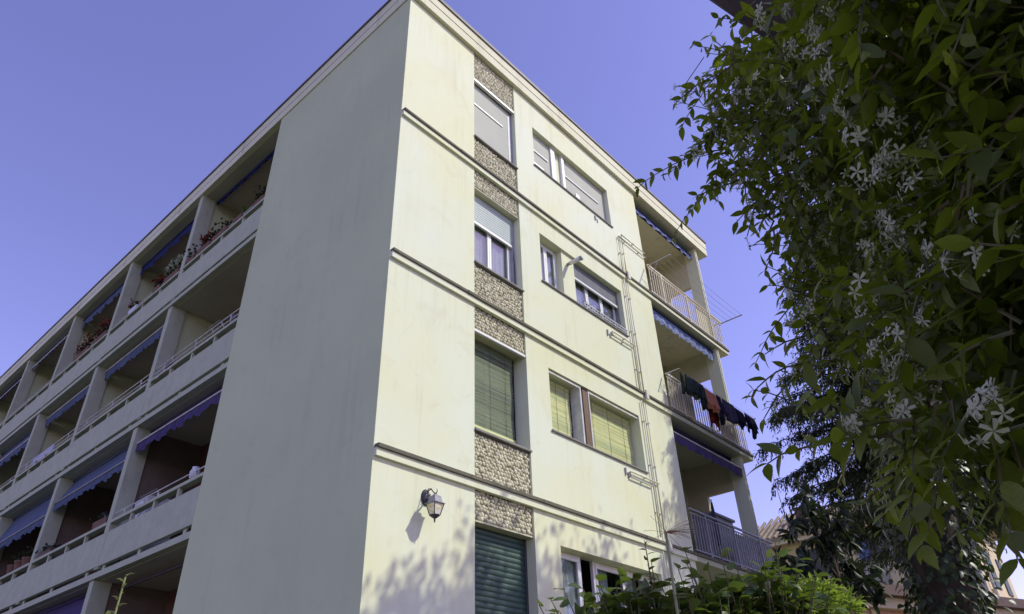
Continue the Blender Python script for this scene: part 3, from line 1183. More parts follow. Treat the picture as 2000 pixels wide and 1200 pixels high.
def airer(label, y, z, s=1.0, x=.10):
    t = thing('drying_rack', label, 'drying rack', 'folding drying racks on the loggias')
    q = MB()
    for sx in (-.12, .16):
        for e_ in (-.45, .45):
            q.tube([(x + sx, y + e_ * s, z - .1), (x - sx * .6, y + e_ * s * .8, z + .42 * s)], .010)
    q.build('leg_frame', METALW, t)
    q = MB()
    for j in range(5):
        xx = x - .14 + j * .08
        q.tube([(xx, y - .45 * s, z + .42 * s - j * .05), (xx, y + .45 * s, z + .42 * s - j * .05)], .005, 4)
    q.build('wires', METALW, t)
    return t


airer('white folding drying rack beside the white cabinet', 7.0, SB[2] + 1.02, .8, .25)
airer('white folding drying rack on the third floor loggia next to the blank wall', 5.5, SB[1] + 1.1, .5)
airer('white drying rack under the dark lid on the third floor loggia', 7.6, SB[1] + 1.08, .6)
tag(MB().lathe([(.02, .0), (.20, .02), (.21, .10), (.15, .2), (.05, .24), (.0, .24)], 12, (.33, 7.95, SB[1] + 1.30)).build('barbecue_lid', METALD, smooth=True),
    'dark domed lid beside the column of the third floor loggia', 'lid')
tag(MB().lathe([(.09, .0), (.11, .22), (.0, .22)], 10, (.15, 4.95, SB[1] + 1.1)).build('bucket', METALD), 'dark bucket touching the blank wall on the third floor loggia', 'bucket')


def drape(name, label, cat, pts, drop, mat, out=(0, 1, 0), seed=0, sides=2, group=None, spread=.0, ragged=.12, n=16, m=7):
    """cloth hung over a line pts[0]->pts[1]; falls on both sides"""
    a, b = Vector(pts[0]), Vector(pts[1])
    o_ = Vector(out)
    rr = random.Random(seed)
    ph = [rr.uniform(0, 6) for _ in range(4)]
    rows = []
    lens = [drop * rr.uniform(.7, 1), 0, drop]
    for j in range(-m, m + 1):
        f = j / m
        row = []
        for i in range(n + 1):
            u = i / n
            dl = abs(f) * (lens[0] if f < 0 else lens[2])
            dl *= 1 + ragged * math.sin(u * 9 + ph[0]) + ragged * .7 * math.sin(u * 21 + ph[1])
            p = a.lerp(b, u + spread * f * f * (u - .5))
            off = .012 * (1 if f > 0 else -1) * min(1, abs(f) * 6) + abs(f) * .05 * math.sin(u * 14 + ph[2]) + .02 * math.sin(u * 31 + ph[3]) * abs(f)
            row.append(tuple(p + o_ * off + Vector((0, 0, -dl + .01 * (1 - abs(f))))))
        rows.append(row)
    return tag(MB().grid(rows).build(name, mat, smooth=True, solid=.006), label, cat, group)


CLW = clothmat('white_cloth', (.66, .68, .76), (.58, .6, .7), .25)
drape('cloth', 'white cloth bundled over the rail of the third floor loggia', 'cloth', ((.05, 14.0, SB[1] + 1.36), (.05, 15.5, SB[1] + 1.36)), .28, CLW, (1, 0, 0), 3)

# ------------------------------------------------------------------ drying racks and laundry on the sunny balconies


def wall_airer(label, z, x0=7.9, x1=11.72, y0=-.08, y1=-.74, nl=5):
    t = thing('clothes_line', label, 'clothes line', 'clothes lines outside the end balconies')
    for x in (x0, x1):
        q = MB()
        q.box(x - .012, x + .012, y1, y0, z - .012, z + .012)
        q.build('arm', ALU, t)
    q = MB()
    q.tube([(x0, y1 * .5, z), (x0, -.06, z - .55)], .008)
    q.build('brace', ALU, t)
    q = MB()
    for j in range(nl):
        y = y1 + .02 + (y0 - y1 - .08) * j / (nl - 1)
        pts = [(x0 + (x1 - x0) * i / 8, y, z + .012 - .05 * math.sin(math.pi * i / 8)) for i in range(9)]
        q.tube(pts, .0045, 4)
    q.build('lines', METALW, t)
    return t


Z1 = BB[0] + .96
Z2 = BB[1] + .98
wall_airer('fold out clothes line with bare wires on the top end balcony', Z1)
wall_airer('fold out clothes line loaded with washing on the second end balcony', Z2, 7.86, 11.66, -.08, -.44)
LG = 'washing on the line'
CGR = clothmat('dark_green_cloth', (.035, .05, .045), (.02, .026, .028), .1)
CGL = clothmat('pale_green_cloth', (.25, .29, .21), (.09, .12, .095), .15, 3)
COR = clothmat('orange_cloth', (.62, .27, .17), (.54, .21, .13), .3, 4)
CRE = clothmat('red_cloth', (.22, .03, .025), (.15, .02, .02), .2)
CNA = clothmat('dark_navy_cloth', (.028, .024, .05), (.018, .016, .034), .1)
CPU = clothmat('dusty_violet_cloth', (.085, .075, .13), (.05, .045, .085), .15, 4)


def hang(name, lab, cat, x0, x1, y, drop, mat, seed, **kw):
    drape(name, lab, cat, ((x0, y, Z2 - .01), (x1, y, Z2 - .02)), drop * .78, mat, (0, 1, 0), seed, group=LG, **kw)


hang('sock', 'black sock at the near end of the clothes line', 'sock', 8.02, 8.12, -.36, .62, CGR, 1, ragged=.05, n=6)
hang('shirt', 'dark green shirt at the near end of the clothes line', 'shirt', 8.16, 8.75, -.41, .52, CGR, 2, ragged=.2)
hang('shirt', 'pale green shirt hanging over the dark green one', 'shirt', 8.42, 8.95, -.30, .50, CGL, 5, ragged=.16)
hang('trouser_leg', 'black trousers between the green shirts and the orange towel', 'trousers', 8.8, 9.0, -.40, .78, CGR, 6, ragged=.06, n=8)
hang('towel', 'orange towel on the clothes line', 'towel', 9.06, 9.62, -.37, .62, COR, 7, ragged=.05)
hang('shirt', 'dark red shirt below the orange towel', 'shirt', 9.48, 9.9, -.22, .88, CRE, 8, ragged=.14)
hang('trousers', 'black trousers beside the dark red shirt', 'trousers', 9.62, 9.82, -.40, .86, CNA, 9, ragged=.1, n=8)
hang('shirt', 'dusty violet shirt on the clothes line', 'shirt', 9.9, 10.5, -.40, .66, CPU, 10, ragged=.14)
hang('jumper', 'dark navy jumper next to the violet shirt', 'jumper', 10.5, 11.05, -.37, .60, CNA, 12, ragged=.14)
hang('jacket', 'black jacket at the far end of the clothes line', 'jacket', 11.08, 11.62, -.40, .62, CNA, 13, ragged=.15)

# things standing on the lower end balcony
t = thing('cupboard', 'dark grey cupboard standing behind the lowest grey balcony railing', 'cupboard')
MB().box(10.1, 11.1, .5, .95, BB[2] + .16, BB[2] + 1.5).build('body', METALG, t, bevel=.01)
MB().box(10.05, 11.15, .45, 1.0, BB[2] + 1.501, BB[2] + 1.56).build('top', METALG, t, bevel=.01)
t = thing('parasol', 'closed blue grey parasol behind the lowest grey railing', 'parasol')
MB().tube([(9.85, .35, BB[2] + .16), (9.85, .35, BB[2] + 1.75)], .018).build('pole', ALU, t)
MB().tube([(9.85, .35, BB[2] + .7), (9.85, .35, BB[2] + 1.0), (9.85, .35, BB[2] + 1.68)], [.03, .07, .025], 8).build('folded_canopy', CPU, t, smooth=True)
t = thing('air_conditioner', 'grey air conditioner box high on the laundry balcony wall', 'air conditioner')
MB().box(8.15, 8.95, 1.2, 1.539, BB[1] + 2.1, BB[1] + 2.75).build('casing', SOFFIT, t, bevel=.015)
MB().lathe([(.22, 0), (.22, .02), (.04, .025)], 16).build('fan_grille', METALG, t)
t.children[-1].location = (8.45, 1.199, BB[1] + 2.42)
t.children[-1].rotation_euler = (math.pi / 2, 0, 0)

# ------------------------------------------------------------------ gas pipes on the front wall


def pipe(label, runs, r=.015):
    t = thing('gas_pipe', label, 'pipe', 'thin gas pipes on the front wall')
    for pts in runs:
        MB().tube([(x, -.04, z) for x, z in pts], r, 8).build('pipe_run', PIPEM, t, smooth=True)
    for pts in runs:
        for (xa, za), (xb, zb) in zip(pts[:-1], pts[1:]):
            ln = math.hypot(xb - xa, zb - za)
            for j in range(int(ln // 1.2) + 1):
                f = (j + .5) / (int(ln // 1.2) + 1)
                x, z = xa + (xb - xa) * f, za + (zb - za) * f
                MB().box(x - .012, x + .012, -.062, -.001, z - .012, z + .012).build('clip', PIPEM, t)
    return t


pt_ = pipe('outer thin pipe running down from the top balcony beside the long windows',
           [[(7.93, 12.52), (6.88, 12.52), (6.86, 11.34)], [(6.86, 11.08), (6.84, 8.22)], [(6.84, 7.96), (6.82, 5.16)], [(6.82, 4.9), (6.8, 0)]])
pipe('inner thin pipe running down close beside the long windows',
     [[(7.93, 12.38), (6.72, 12.38), (6.70, 11.34)], [(6.70, 11.08), (6.68, 8.22)], [(6.68, 7.96), (6.66, 5.16)], [(6.66, 4.9), (6.64, 0)]])
pipe('short looped pipe under the sill with the flower boxes', [[(6.64, 9.20), (5.92, 9.20), (5.88, 9.235), (5.88, 9.275), (5.92, 9.31), (6.78, 9.31)]])
pipe('short looped pipe under the sill of the wide bamboo blind', [[(6.64, 6.12), (5.92, 6.12), (5.88, 6.15), (5.88, 6.20), (5.92, 6.235), (6.9, 6.235)]])
for k in range(3):
    MB().box(6.80, 6.895, -.125, -.082, BB[k] - .02, BB[k] + .20).build('pipe_cover', PIPEM, pt_, bevel=.01)
# floodlight tube
t = thing('floodlight', 'white tube shaped lamp sticking out of the post between the third floor windows', 'lamp')
MB().tube([(4.62, .05, 10.42), (4.62, -.03, 10.42)], .035, 10).build('wall_mount', METALG, t, smooth=True)
MB().tube([(4.62, -.02, 10.42), (4.66, -.26, 10.44)], .045, 12).build('tube_body', WHITE, t, smooth=True)
MB().tube([(4.66, -.26, 10.44), (4.665, -.30, 10.445)], .052, 12).build('end_cap', METALG, t, smooth=True)
MB().tube([(4.64, -.10, 10.47), (4.75, -.18, 10.58)], .016, 8).build('bracket', METALG, t)
# sill troughs
t = thing('flower_box', 'pale wire flower box with small plants on the third floor sill', 'flower box')
q = MB()
q.box(4.95, WX1 - .03, -.05, -.035, WU[1] + .09, WU[1] + .11)
q.box(4.95, WX1 - .03, -.05, -.035, WU[1] + .02, WU[1] + .035)
for j in range(18):
    x = 4.96 + j * .09
    q.box(x, x + .008, -.05, -.038, WU[1] + .002, WU[1] + .11)
q.build('rack', METALW, t)
n = 90
P = np.stack([rng.choice([5.05, 5.2, 5.45, 5.6, 5.75, 6.0, 6.2, 6.4], n) + rng.normal(0, .04, n), rng.normal(-.005, .02, n), WU[1] + .05 + rng.uniform(0, .1, n)], 1)
foliage('foliage', P, rng.normal(0, 1, (n, 3)) + (0, -.2, .6), .06, .025, LIVY, t)

# ------------------------------------------------------------------ wall lantern
t = thing('wall_lantern', 'old style iron wall lantern with amber panes on the sunny wall', 'lantern')
LX, LY, LZ = .876, -.20, 4.0
q = MB().lathe([(.075, 0), (.075, .012), (.055, .03), (.02, .045)], 14)
o = q.build('back_plate', METALD, t, smooth=True)
o.location = (.885, -.001, 4.60)
o.rotation_euler = (math.pi / 2, 0, 0)
o.scale = (1, 1.45, 1)
MB().tube([(.885, -.03, 4.56), (.882, -.10, 4.565), (.878, -.2, 4.605), (.877, -.215, 4.60)], .011, 8).build('arm', METALD, t, smooth=True)
sp = []
for j in range(22):
    a = j / 21 * 4.6
    r = .055 * (1 - j / 30)
    sp.append((.884, -.085 - r * math.cos(a + 1.2), 4.63 + r * math.sin(a + 1.2)))
MB().tube(sp, .006, 6).build('scroll', METALD, t, smooth=True)
MB().tube([(.884, -.03, 4.66), (.883, -.06, 4.70), (.882, -.11, 4.69), (.88, -.16, 4.63), (.878, -.21, 4.60), (.876, -.235, 4.63), (.876, -.225, 4.655)], .007, 6).build('top_scroll', METALD, t, smooth=True)
hood = MB().lathe([(.014, .60), (.030, .585), (.075, .565), (.095, .49), (.132, .476), (.132, .466), (.118, .462)][::-1], 4, (LX, LY, LZ), True)
hood.build('hood', LANW, t, bevel=.003)
zt, zb, rt_, rb_ = LZ + .462, LZ + .325, .112, .066
cs = [(math.cos(math.pi / 4 + math.pi / 2 * j), math.sin(math.pi / 4 + math.pi / 2 * j)) for j in range(4)]
for j in range(4):
    c, d = cs[j], cs[(j + 1) % 4]
    MB().tube([(LX + c[0] * rt_, LY + c[1] * rt_, zt), (LX + c[0] * rb_, LY + c[1] * rb_, zb)], .006, 6).build('rib', METALD, t)
    MB().hexa([(LX + c[0] * rb_ * .97, LY + c[1] * rb_ * .97, zb), (LX + d[0] * rb_ * .97, LY + d[1] * rb_ * .97, zb),
               (LX + d[0] * rb_ * .93, LY + d[1] * rb_ * .93, zb), (LX + c[0] * rb_ * .93, LY + c[1] * rb_ * .93, zb),
               (LX + c[0] * rt_ * .97, LY + c[1] * rt_ * .97, zt), (LX + d[0] * rt_ * .97, LY + d[1] * rt_ * .97, zt),
               (LX + d[0] * rt_ * .93, LY + d[1] * rt_ * .93, zt), (LX + c[0] * rt_ * .93, LY + c[1] * rt_ * .93, zt)]).build('pane', AMBER, t)
MB().lathe([(.008, .235), (.010, .262), (.016, .266), (.010, .272), (.012, .285), (.035, .295), (.066, .318), (.070, .326)], 8, (LX, LY, LZ)).build('finial', METALD, t)

# ------------------------------------------------------------------ neighbouring houses
H1 = thing('ochre_house', 'ochre house with tiled roof and teal shutters behind the trees', 'house')
hx, hy0, hy1, hz = 27.5, -1.6, 9.0, 9.75
MB().box(hx, 33.5, hy0, hy1, 0, hz).build('wall', HOUSEY, H1)
MB().box(hx - .006, hx - .001, hy0, 2.6, 0, 9.0).build('shaded_wall', HOUSEG, H1)  # grey skin puts shade into the colour of the ochre front
MB().box(hx - .6, 34.1, hy0 - .6, hy1 + .6, hz, hz + .18).build('eaves', HOUSEY, H1)
MB().box(hx - .68, 34.2, hy0 - .68, hy1 + .68, hz + .181, hz + .30).build('gutter', TILE, H1)
q = MB()
ym = (hy0 + hy1) / 2
o = [(hx - .65, hy0 - .65, hz + .301), (34.15, hy0 - .65, hz + .301), (34.15, hy1 + .65, hz + .301), (hx - .65, hy1 + .65, hz + .301), (30.0, hy0 + 2.6, hz + 1.9), (30.9, hy0 + 2.6, hz + 1.9), (30.9, hy1 - 2.6, hz + 1.9), (30.0, hy1 - 2.6, hz + 1.9)]
q.hexa(o)
rf = q.build('roof', TILE, H1)
for i in range(40):
    y = hy0 - .5 + i * .29
    if y < hy1 + .5:
        e_ = min(1, max(0, min((y - hy0 + .65) / 3.25, (hy1 + .65 - y) / 3.25)))
        MB().tube([(hx - .66, y, hz + .33), (hx - .66 + 2.65 * e_, y, hz + .33 + 1.6 * e_)], .07, 6).build('tile_ridge', TILE, rf)
MB().box(28.4, 28.9, 4.6, 5.1, hz + .5, hz + 1.75).build('chimney', BROWN, H1)
MB().box(28.35, 28.95, 4.55, 5.15, hz + 1.751, hz + 1.85).build('chimney_cap', BROWN, H1)


def house_window(hh, x, y0, y1, z0, z1, sh=SHUTT, pane=GLASS):
    e = empty('window', (0, 0, 0), hh)
    MB().box(x - .03, x - .008, y0, y1, z0, z1).build('pane', METALD, e)
    wd = (y1 - y0)
    for a, b in ((y0 - wd * .5, y0 + .02), (y1 - .02, y1 + wd * .5)):
        s = MB()
        s.box(x - .07, x - .031, a, b, z0 - .02, z1 + .02)
        z = z0 + .05
        while z < z1 - .05:
            s.box(x - .085, x - .069, a + .05, b - .05, z, z + .05)
            z += .1
        s.build('shutter', sh, e)
    MB().box(x - .16, x - .009, y0 - .1, y1 + .1, z0 - .12, z0 - .03).build('sill', HOUSEG, e)


for y in (4.0, 6.4):
    house_window(H1, hx, y, y + .75, 8.25, 9.45)
    house_window(H1, hx, y, y + .75, 5.1, 6.5)
house_window(H1, hx, 1.35, 2.15, 8.6, 9.75, BLUEP)
house_window(H1, hx, -.6, .1, 6.6, 7.9)
for x in (29.2, 31.4):
    e = empty('window', (0, 0, 0), H1)
    MB().box(x, x + .9, hy0 - .05, hy0 - .008, 7.1, 8.5).build('shutter', SHUTT, e)
MB().box(hx - .35, hx - .008, 1.05, 1.5, 0, 8.55).build('chimney_breast', HOUSEY, H1)
MB().tube([(28.05, hy0 - .12, 0), (28.05, hy0 - .12, hz)], .06).build('downpipe', HOUSEG, H1)

PH = thing('pink_house', 'low pink house with a brown eaves board below the ochre house', 'house')
pa, pb, pz = Vector((17.25, .365, 0)), Vector((25.665, -2.788, 0)), 6.0
dv = (pb - pa).normalized()
pn = Vector((dv.y, -dv.x, 0))
if pn.dot(CAM - pa) < 0:
    pn = -pn
pa2, pb2 = pa - dv * 1.0, pb + dv * 6


def slabq(q, a, b, d0, d1, z0, z1):
    """box along the house front between depths d0 (front) and d1 behind it"""
    q.hexa([a - pn * d0 + Vector((0, 0, z0)), b - pn * d0 + Vector((0, 0, z0)), b - pn * d1 + Vector((0, 0, z0)), a - pn * d1 + Vector((0, 0, z0)),
            a - pn * d0 + Vector((0, 0, z1)), b - pn * d0 + Vector((0, 0, z1)), b - pn * d1 + Vector((0, 0, z1)), a - pn * d1 + Vector((0, 0, z1))])
    return q


slabq(MB(), pa2, pb2, .6, 5, 0, 5.4).build('wall', PINK, PH)
slabq(MB(), pa2 - dv * .3, pb2 + dv * .3, 0, 5.2, 5.72, 6.02).build('eaves_board', BROWN, PH)
slabq(MB(), pa2 - dv * .2, pb2 + dv * .2, .3, 5.0, 5.4, 5.719).build('cornice', HOUSEY, PH)
q = MB()
q.hexa([pa2 - pn * 0 + Vector((0, 0, 6.021)), pb2 - pn * 0 + Vector((0, 0, 6.021)), pb2 - pn * 5.2 + Vector((0, 0, 6.021)), pa2 - pn * 5.2 + Vector((0, 0, 6.021)),
        pa2 - pn * 2.4 + Vector((0, 0, 6.5)), pb2 - pn * 2.4 + Vector((0, 0, 6.5)), pb2 - pn * 2.9 + Vector((0, 0, 6.5)), pa2 - pn * 2.9 + Vector((0, 0, 6.5))])
q.build('roof', TILE, PH)
e = empty('window', (0, 0, 0), PH)
wa = pa + dv * .55
slabq(MB(), wa, wa + dv * 1.15, .50, .599, 3.4, 5.0).build('shutter', SHUTT, e)
slabq(MB(), wa - dv * .18, wa - dv * .001, .54, .599, 3.3, 5.39).build('window_frame', HOUSEY, e)
slabq(MB(), wa + dv * 1.151, wa + dv * 1.33, .54, .599, 3.3, 5.39).build('window_frame', HOUSEY, e)
# rooftop antenna
t = thing('antenna', 'thin rooftop aerial mast against the sky beyond the balconies', 'antenna')
ab = Vector((28.2, 5.45, hz + .5))
at_ = Vector((28.0, 5.55, 13.55))
MB().tube([ab, ab.lerp(at_, .6), at_], [.03, .022, .008], 6).build('mast', METALG, t)
for f, l in ((.72, .5), (.8, .4)):
    p = ab.lerp(at_, f)
    MB().tube([p - Vector((0, l * .6, 0)), p + Vector((0, l * .2, .05))], .014, 5).build('rod', METALC, t)

# ------------------------------------------------------------------ ivy clad tree (trunk, limb over the vine, wide crown out to the side)
T1 = thing('ivy_clad_tree', 'dark tree with an ivy wrapped trunk rising behind the white flowered vine', 'tree')
trunk = [(1.75, -5.25, -.05), (1.66, -5.32, 1.2), (1.62, -5.35, 2.5), (1.40, -5.50, 3.3), (1.25, -5.65, 4.2), (1.6, -6.0, 6.0), (2.3, -6.4, 8.0)]
MB().tube(trunk, [.26, .22, .20, .19, .18, .15, .09], 12).build('trunk', BARK, T1, smooth=True)
limbs = [[(1.25, -5.65, 4.0), (-.3, -6.3, 4.15), (-2.0, -6.95, 3.95), (-2.74, -6.985, 3.58), (-3.26, -6.81, 3.19), (-3.48, -6.69, 3.16), (-3.57, -6.59, 3.27), (-3.61, -6.49, 3.41), (-3.69, -6.38, 3.62)],
         [(1.5, -5.95, 5.6), (.5, -8.0, 6.2), (-1.1, -10.3, 6.7)],
         [(2.0, -6.3, 7.2), (3.6, -6.5, 8.4), (5.0, -6.5, 9.1)],
         [(3.2, -6.45, 8.2), (5.6, -6.8, 9.4), (8.2, -6.6, 10.3)]]
for l in limbs:
    n = len(l)
    MB().tube(l, [.17 - .12 * (i / (n - 1)) ** .8 for i in range(n)], 10).build('limb', BARK, T1, smooth=True)
# ivy round the trunk
n = 5200
z = rng.uniform(0, 5.0, n)
tp = np.array(trunk)
cx = np.interp(z, tp[:, 2], tp[:, 0])
cy_ = np.interp(z, tp[:, 2], tp[:, 1])
an = rng.uniform(0, 2 * np.pi, n)
rad = .24 + np.abs(rng.normal(0, .07, n)) + .06 * np.sin(z * 5 + an * 2)
P = np.stack([cx + rad * np.cos(an), cy_ + rad * np.sin(an), z], 1)
D = np.stack([np.cos(an) * .5, np.sin(an) * .5, np.full(n, -.7)], 1) + rng.normal(0, .35, (n, 3))
nr = np.stack([np.cos(an), np.sin(an), np.full(n, .5)], 1) + rng.normal(0, .3, (n, 3))
foliage('ivy_leaves', P, D, rng.uniform(.05, .085, n), rng.uniform(.035, .06, n), LIVY, T1, nrm=nr)
lobes = [((3.6, -6.4, 8.5), (1.4, 1.2, .9), 3000), ((4.8, -6.5, 9.5), (1.5, 1.3, 1.0), 4600), ((6.4, -6.8, 10.5), (1.6, 1.4, 1.1), 4600),
         ((8.2, -6.7, 10.8), (1.7, 1.4, 1.2), 4000), ((-1.1, -10.8, 6.9), (1.9, 1.6, 1.2), 3600), ((-2.2, -9.3, 5.9), (1.6, 1.3, .9), 1700),  # last two lobes here are unseen, added to keep the vine shaded
         ((2.0, -6.5, 6.6), (1.2, 1.0, .9), 1200)]
Pa, Da = [], []
for c, r, n in lobes:
    # sprays of leaves on sub clumps so that the crown has light and dark knots
    k = max(8, n // 60)
    cc, _ = lobe(k, c, r)
    idx = rng.integers(0, k, n)
    p = cc[idx] + rng.normal(0, .20, (n, 3))
    Pa.append(p)
    Da.append(unit(p - np.array(c)) * .5 + rng.normal(0, .7, (n, 3)) + (0, 0, -.3))
Pa, Da = np.concatenate(Pa), np.concatenate(Da)
foliage('crown', Pa, Da, rng.uniform(.10, .17, len(Pa)), rng.uniform(.05, .085, len(Pa)), LCROWN, T1)

# ------------------------------------------------------------------ drooping conifer beside the end balconies
T2 = thing('conifer', 'tall drooping conifer between the end balconies and the ochre house', 'tree')
CX, CY, CH = 11.9, -3.7, 14.6
MB().tube([(CX, CY, -.05), (CX, CY, 5), (CX, CY, CH)], [.24, .18, .03], 10).build('trunk', BARK, T2, smooth=True)
br = MB()
TP, TD, TL = [], [], []
nb = 250
for i in range(nb):
    z = 5.6 + (CH - 6.0) * (i / nb) ** 1.0
    az = i * 2.39996 + random.uniform(-.7, .7)
    z += random.uniform(-.35, .35)
    R_ = (.72 + .28 * min(1, (z - 5.6) / 2.5)) * 3.5 * (1 - ((z - 5.6) / (CH - 5.4))) ** .62 * random.uniform(.6, 1.14)
    up0 = random.uniform(.05, .35)
    pts = []
    for j in range(7):
        f = j / 6
        rr = R_ * f
        zz = z + up0 * rr - .28 * R_ * f * f * (1 if z < 9 else .5) + random.uniform(-.03, .03)
        pts.append((CX + math.cos(az + .1 * f) * rr, CY + math.sin(az + .1 * f) * rr, zz))
    if i % 2 == 0 or R_ > 2:
        br.tube(pts, [.035, .03, .026, .02, .015, .01, .005], 5)
    pa_ = np.array(pts)
    nt_ = int(50 * R_)
    for s in range(nt_):
        f = random.uniform(.12, 1.0)
        q_ = f * 6
        i0 = min(5, int(q_))
        base = pa_[i0] + (pa_[i0 + 1] - pa_[i0]) * (q_ - i0)
        dirb = unit(pa_[i0 + 1] - pa_[i0])
        side = np.array([-dirb[1], dirb[0], 0]) * random.choice((-1, 1))
        tw = unit(side * random.uniform(.5, 1.1) + dirb * random.uniform(.3, .9) + np.array([0, 0, random.uniform(-1.0, .25)]))
        ln = random.uniform(.25, .6) * (1.1 - .55 * f)
        m = int(ln / .035)
        tt = np.linspace(.05, 1, m)[:, None]
        bp = base + tw * ln * tt + np.array([0, 0, -1]) * (tt ** 2) * ln * .35
        TP.append(bp)
        TD.append(tw * .8 + rng.normal(0, .55, (m, 3)) + np.array([0, 0, -.45]))
TP, TD = np.concatenate(TP), np.concatenate(TD)
br.build('branches', BARK, T2)
nn = len(TP)
foliage('crown', TP, TD, rng.uniform(.08, .14, nn), rng.uniform(.022, .040, nn), LCON, T2, BLADE_T, BLADE_F)

# ------------------------------------------------------------------ dark laurel in front of the ochre house
T3 = thing('laurel_tree', 'dark broad leaved laurel hanging in front of the ochre house', 'tree')
tb = Vector((2.62, -4.30, -.05))
MB().tube([tb, (2.66, -4.32, 1.4), (2.58, -4.3, 2.6), (2.45, -4.32, 3.5)], [.06, .05, .035, .012], 8).build('trunk', BARK, T3, smooth=True)
cl = [(2.21, -4.255, 3.575, .30), (2.597, -4.346, 3.585, .28), (2.22, -4.30, 3.43, .22), (2.01, -4.0, 3.19, .17), (2.23, -4.04, 3.17, .20), (2.46, -4.07, 3.11, .22),
      (2.70, -4.31, 3.25, .22), (2.99, -4.43, 3.21, .18), (2.93, -4.35, 3.03, .22), (2.29, -4.39, 3.80, .22)]
q = MB()
Pa, Da = [], []
for x, y, z, r in cl:
    s = Vector((2.56, -4.30, min(3.2, max(2.2, z - .35))))
    m_ = s.lerp(Vector((x, y, z)), .5) + Vector((0, 0, -.08))
    q.tube([s, m_, (x, y, z)], [.022, .015, .006], 5)
    for _ in range(int(r * 48)):
        c, _d = lobe(1, (x, y, z), (r, r, r * .85))
        d0 = unit(rng.normal(0, 1, 3) + np.array([0, 0, -.5]))
        k = 9
        Pa.append(np.repeat(c, k, 0) + rng.normal(0, .012, (k, 3)))
        Da.append(d0 * .9 + rng.normal(0, .6, (k, 3)) + np.array([0, 0, -.35]))
q.build('branches', BARK, T3)
Pa, Da = np.concatenate(Pa), np.concatenate(Da)
foliage('crown', Pa, Da, rng.uniform(.11, .17, len(Pa)), rng.uniform(.045, .065, len(Pa)), LDARK, T3)

# ------------------------------------------------------------------ sunlit shrub and lemon bush
T4 = thing('bright_shrub', 'sunlit yellow green shrub low between the lemon bush and the laurel', 'shrub')
MB().tube([(1.60, -4.39, -.05), (1.60, -4.39, 1.2), (1.60, -4.39, 2.5)], [.04, .03, .012], 7).build('trunk', BARK, T4)
Pa, Da = [], []
for c, r, n in (((1.356, -4.248, 2.735), .17, 420), ((1.597, -4.387, 2.777), .18, 480), ((1.874, -4.468, 2.722), .17, 420), ((1.669, -4.253, 2.563), .32, 500)):
    p, d = lobe(n, c, r)
    Pa.append(p)
    Da.append(d + rng.normal(0, .5, (n, 3)) + (0, 0, .3))
Pa, Da = np.concatenate(Pa), np.concatenate(Da)
foliage('crown', Pa, Da, rng.uniform(.055, .09, len(Pa)), rng.uniform(.024, .036, len(Pa)), LBUSH, T4)


def leafy_bush(name, label, cat, base, tips, lmat, L, Wf, pairs, leafparts=0, spread=.5, seed=1):
    """a shrub grown as twigs with leaves along them"""
    t = thing(name, label, cat)
    rr = random.Random(seed)
    q = MB()
    Pa, Da = [], []
    tips = [((x, y, z - .035 - rr.uniform(0, .05)), n) for (x, y, z), n in tips]
    for tip, n in tips:
        tip = Vector(tip)
        b_ = Vector(base)
        hub = b_.lerp(tip, .72) + Vector((0, 0, -.05))
        q.tube([b_, b_.lerp(hub, .5) + Vector((rr.uniform(-.05, .05), rr.uniform(-.05, .05), 0)), hub], [.02, .014, .009], 5)
        for _ in range(int(n * 2.0)):
            e_ = tip + Vector((rr.gauss(0, 1), rr.gauss(0, 1), rr.gauss(0, .6))) * spread * .4
            s = hub.lerp(e_, rr.uniform(0, .35))
            md = s.lerp(e_, .5) + Vector((0, 0, rr.uniform(.0, .06)))
            q.tube([s, md, e_], [.005, .004, .002], 4)
            for k in range(pairs):
                f = .05 + .95 * k / (pairs - 1)
                p = s.lerp(md, f * 2) if f < .5 else md.lerp(e_, f * 2 - 1)
                ax = (e_ - s).normalized()
                a = k * 2.4 + rr.uniform(-.4, .4)
                u_ = ax.cross(Vector((0, 0, 1))).normalized()
                v_ = ax.cross(u_)
                d = (u_ * math.cos(a) + v_ * math.sin(a)) * .9 + ax * .55 + Vector((0, 0, -.25))
                Pa.append(p)
                Da.append(d)
    for tip, n in tips:
        m_ = int(n * 6)
        c_, d_ = lobe(m_, (tip[0], tip[1], tip[2] - .09), (.12, .12, .12))
        Pa += [Vector(x) for x in c_]
        Da += [Vector(x) for x in (d_ + rng.normal(0, .6, (m_, 3)))]
    q.build('stems', STEM, t)
    Pa, Da = np.array([tuple(p) for p in Pa]), np.array([tuple(p) for p in Da])
    n = len(Pa)
    Ls = rng.uniform(.7, 1.15, n) * L
    Ws = Ls * rng.uniform(Wf * .85, Wf * 1.15, n)
    split_leaves(t, Pa, Da, Ls, Ws, lmat, leafparts)
    return t


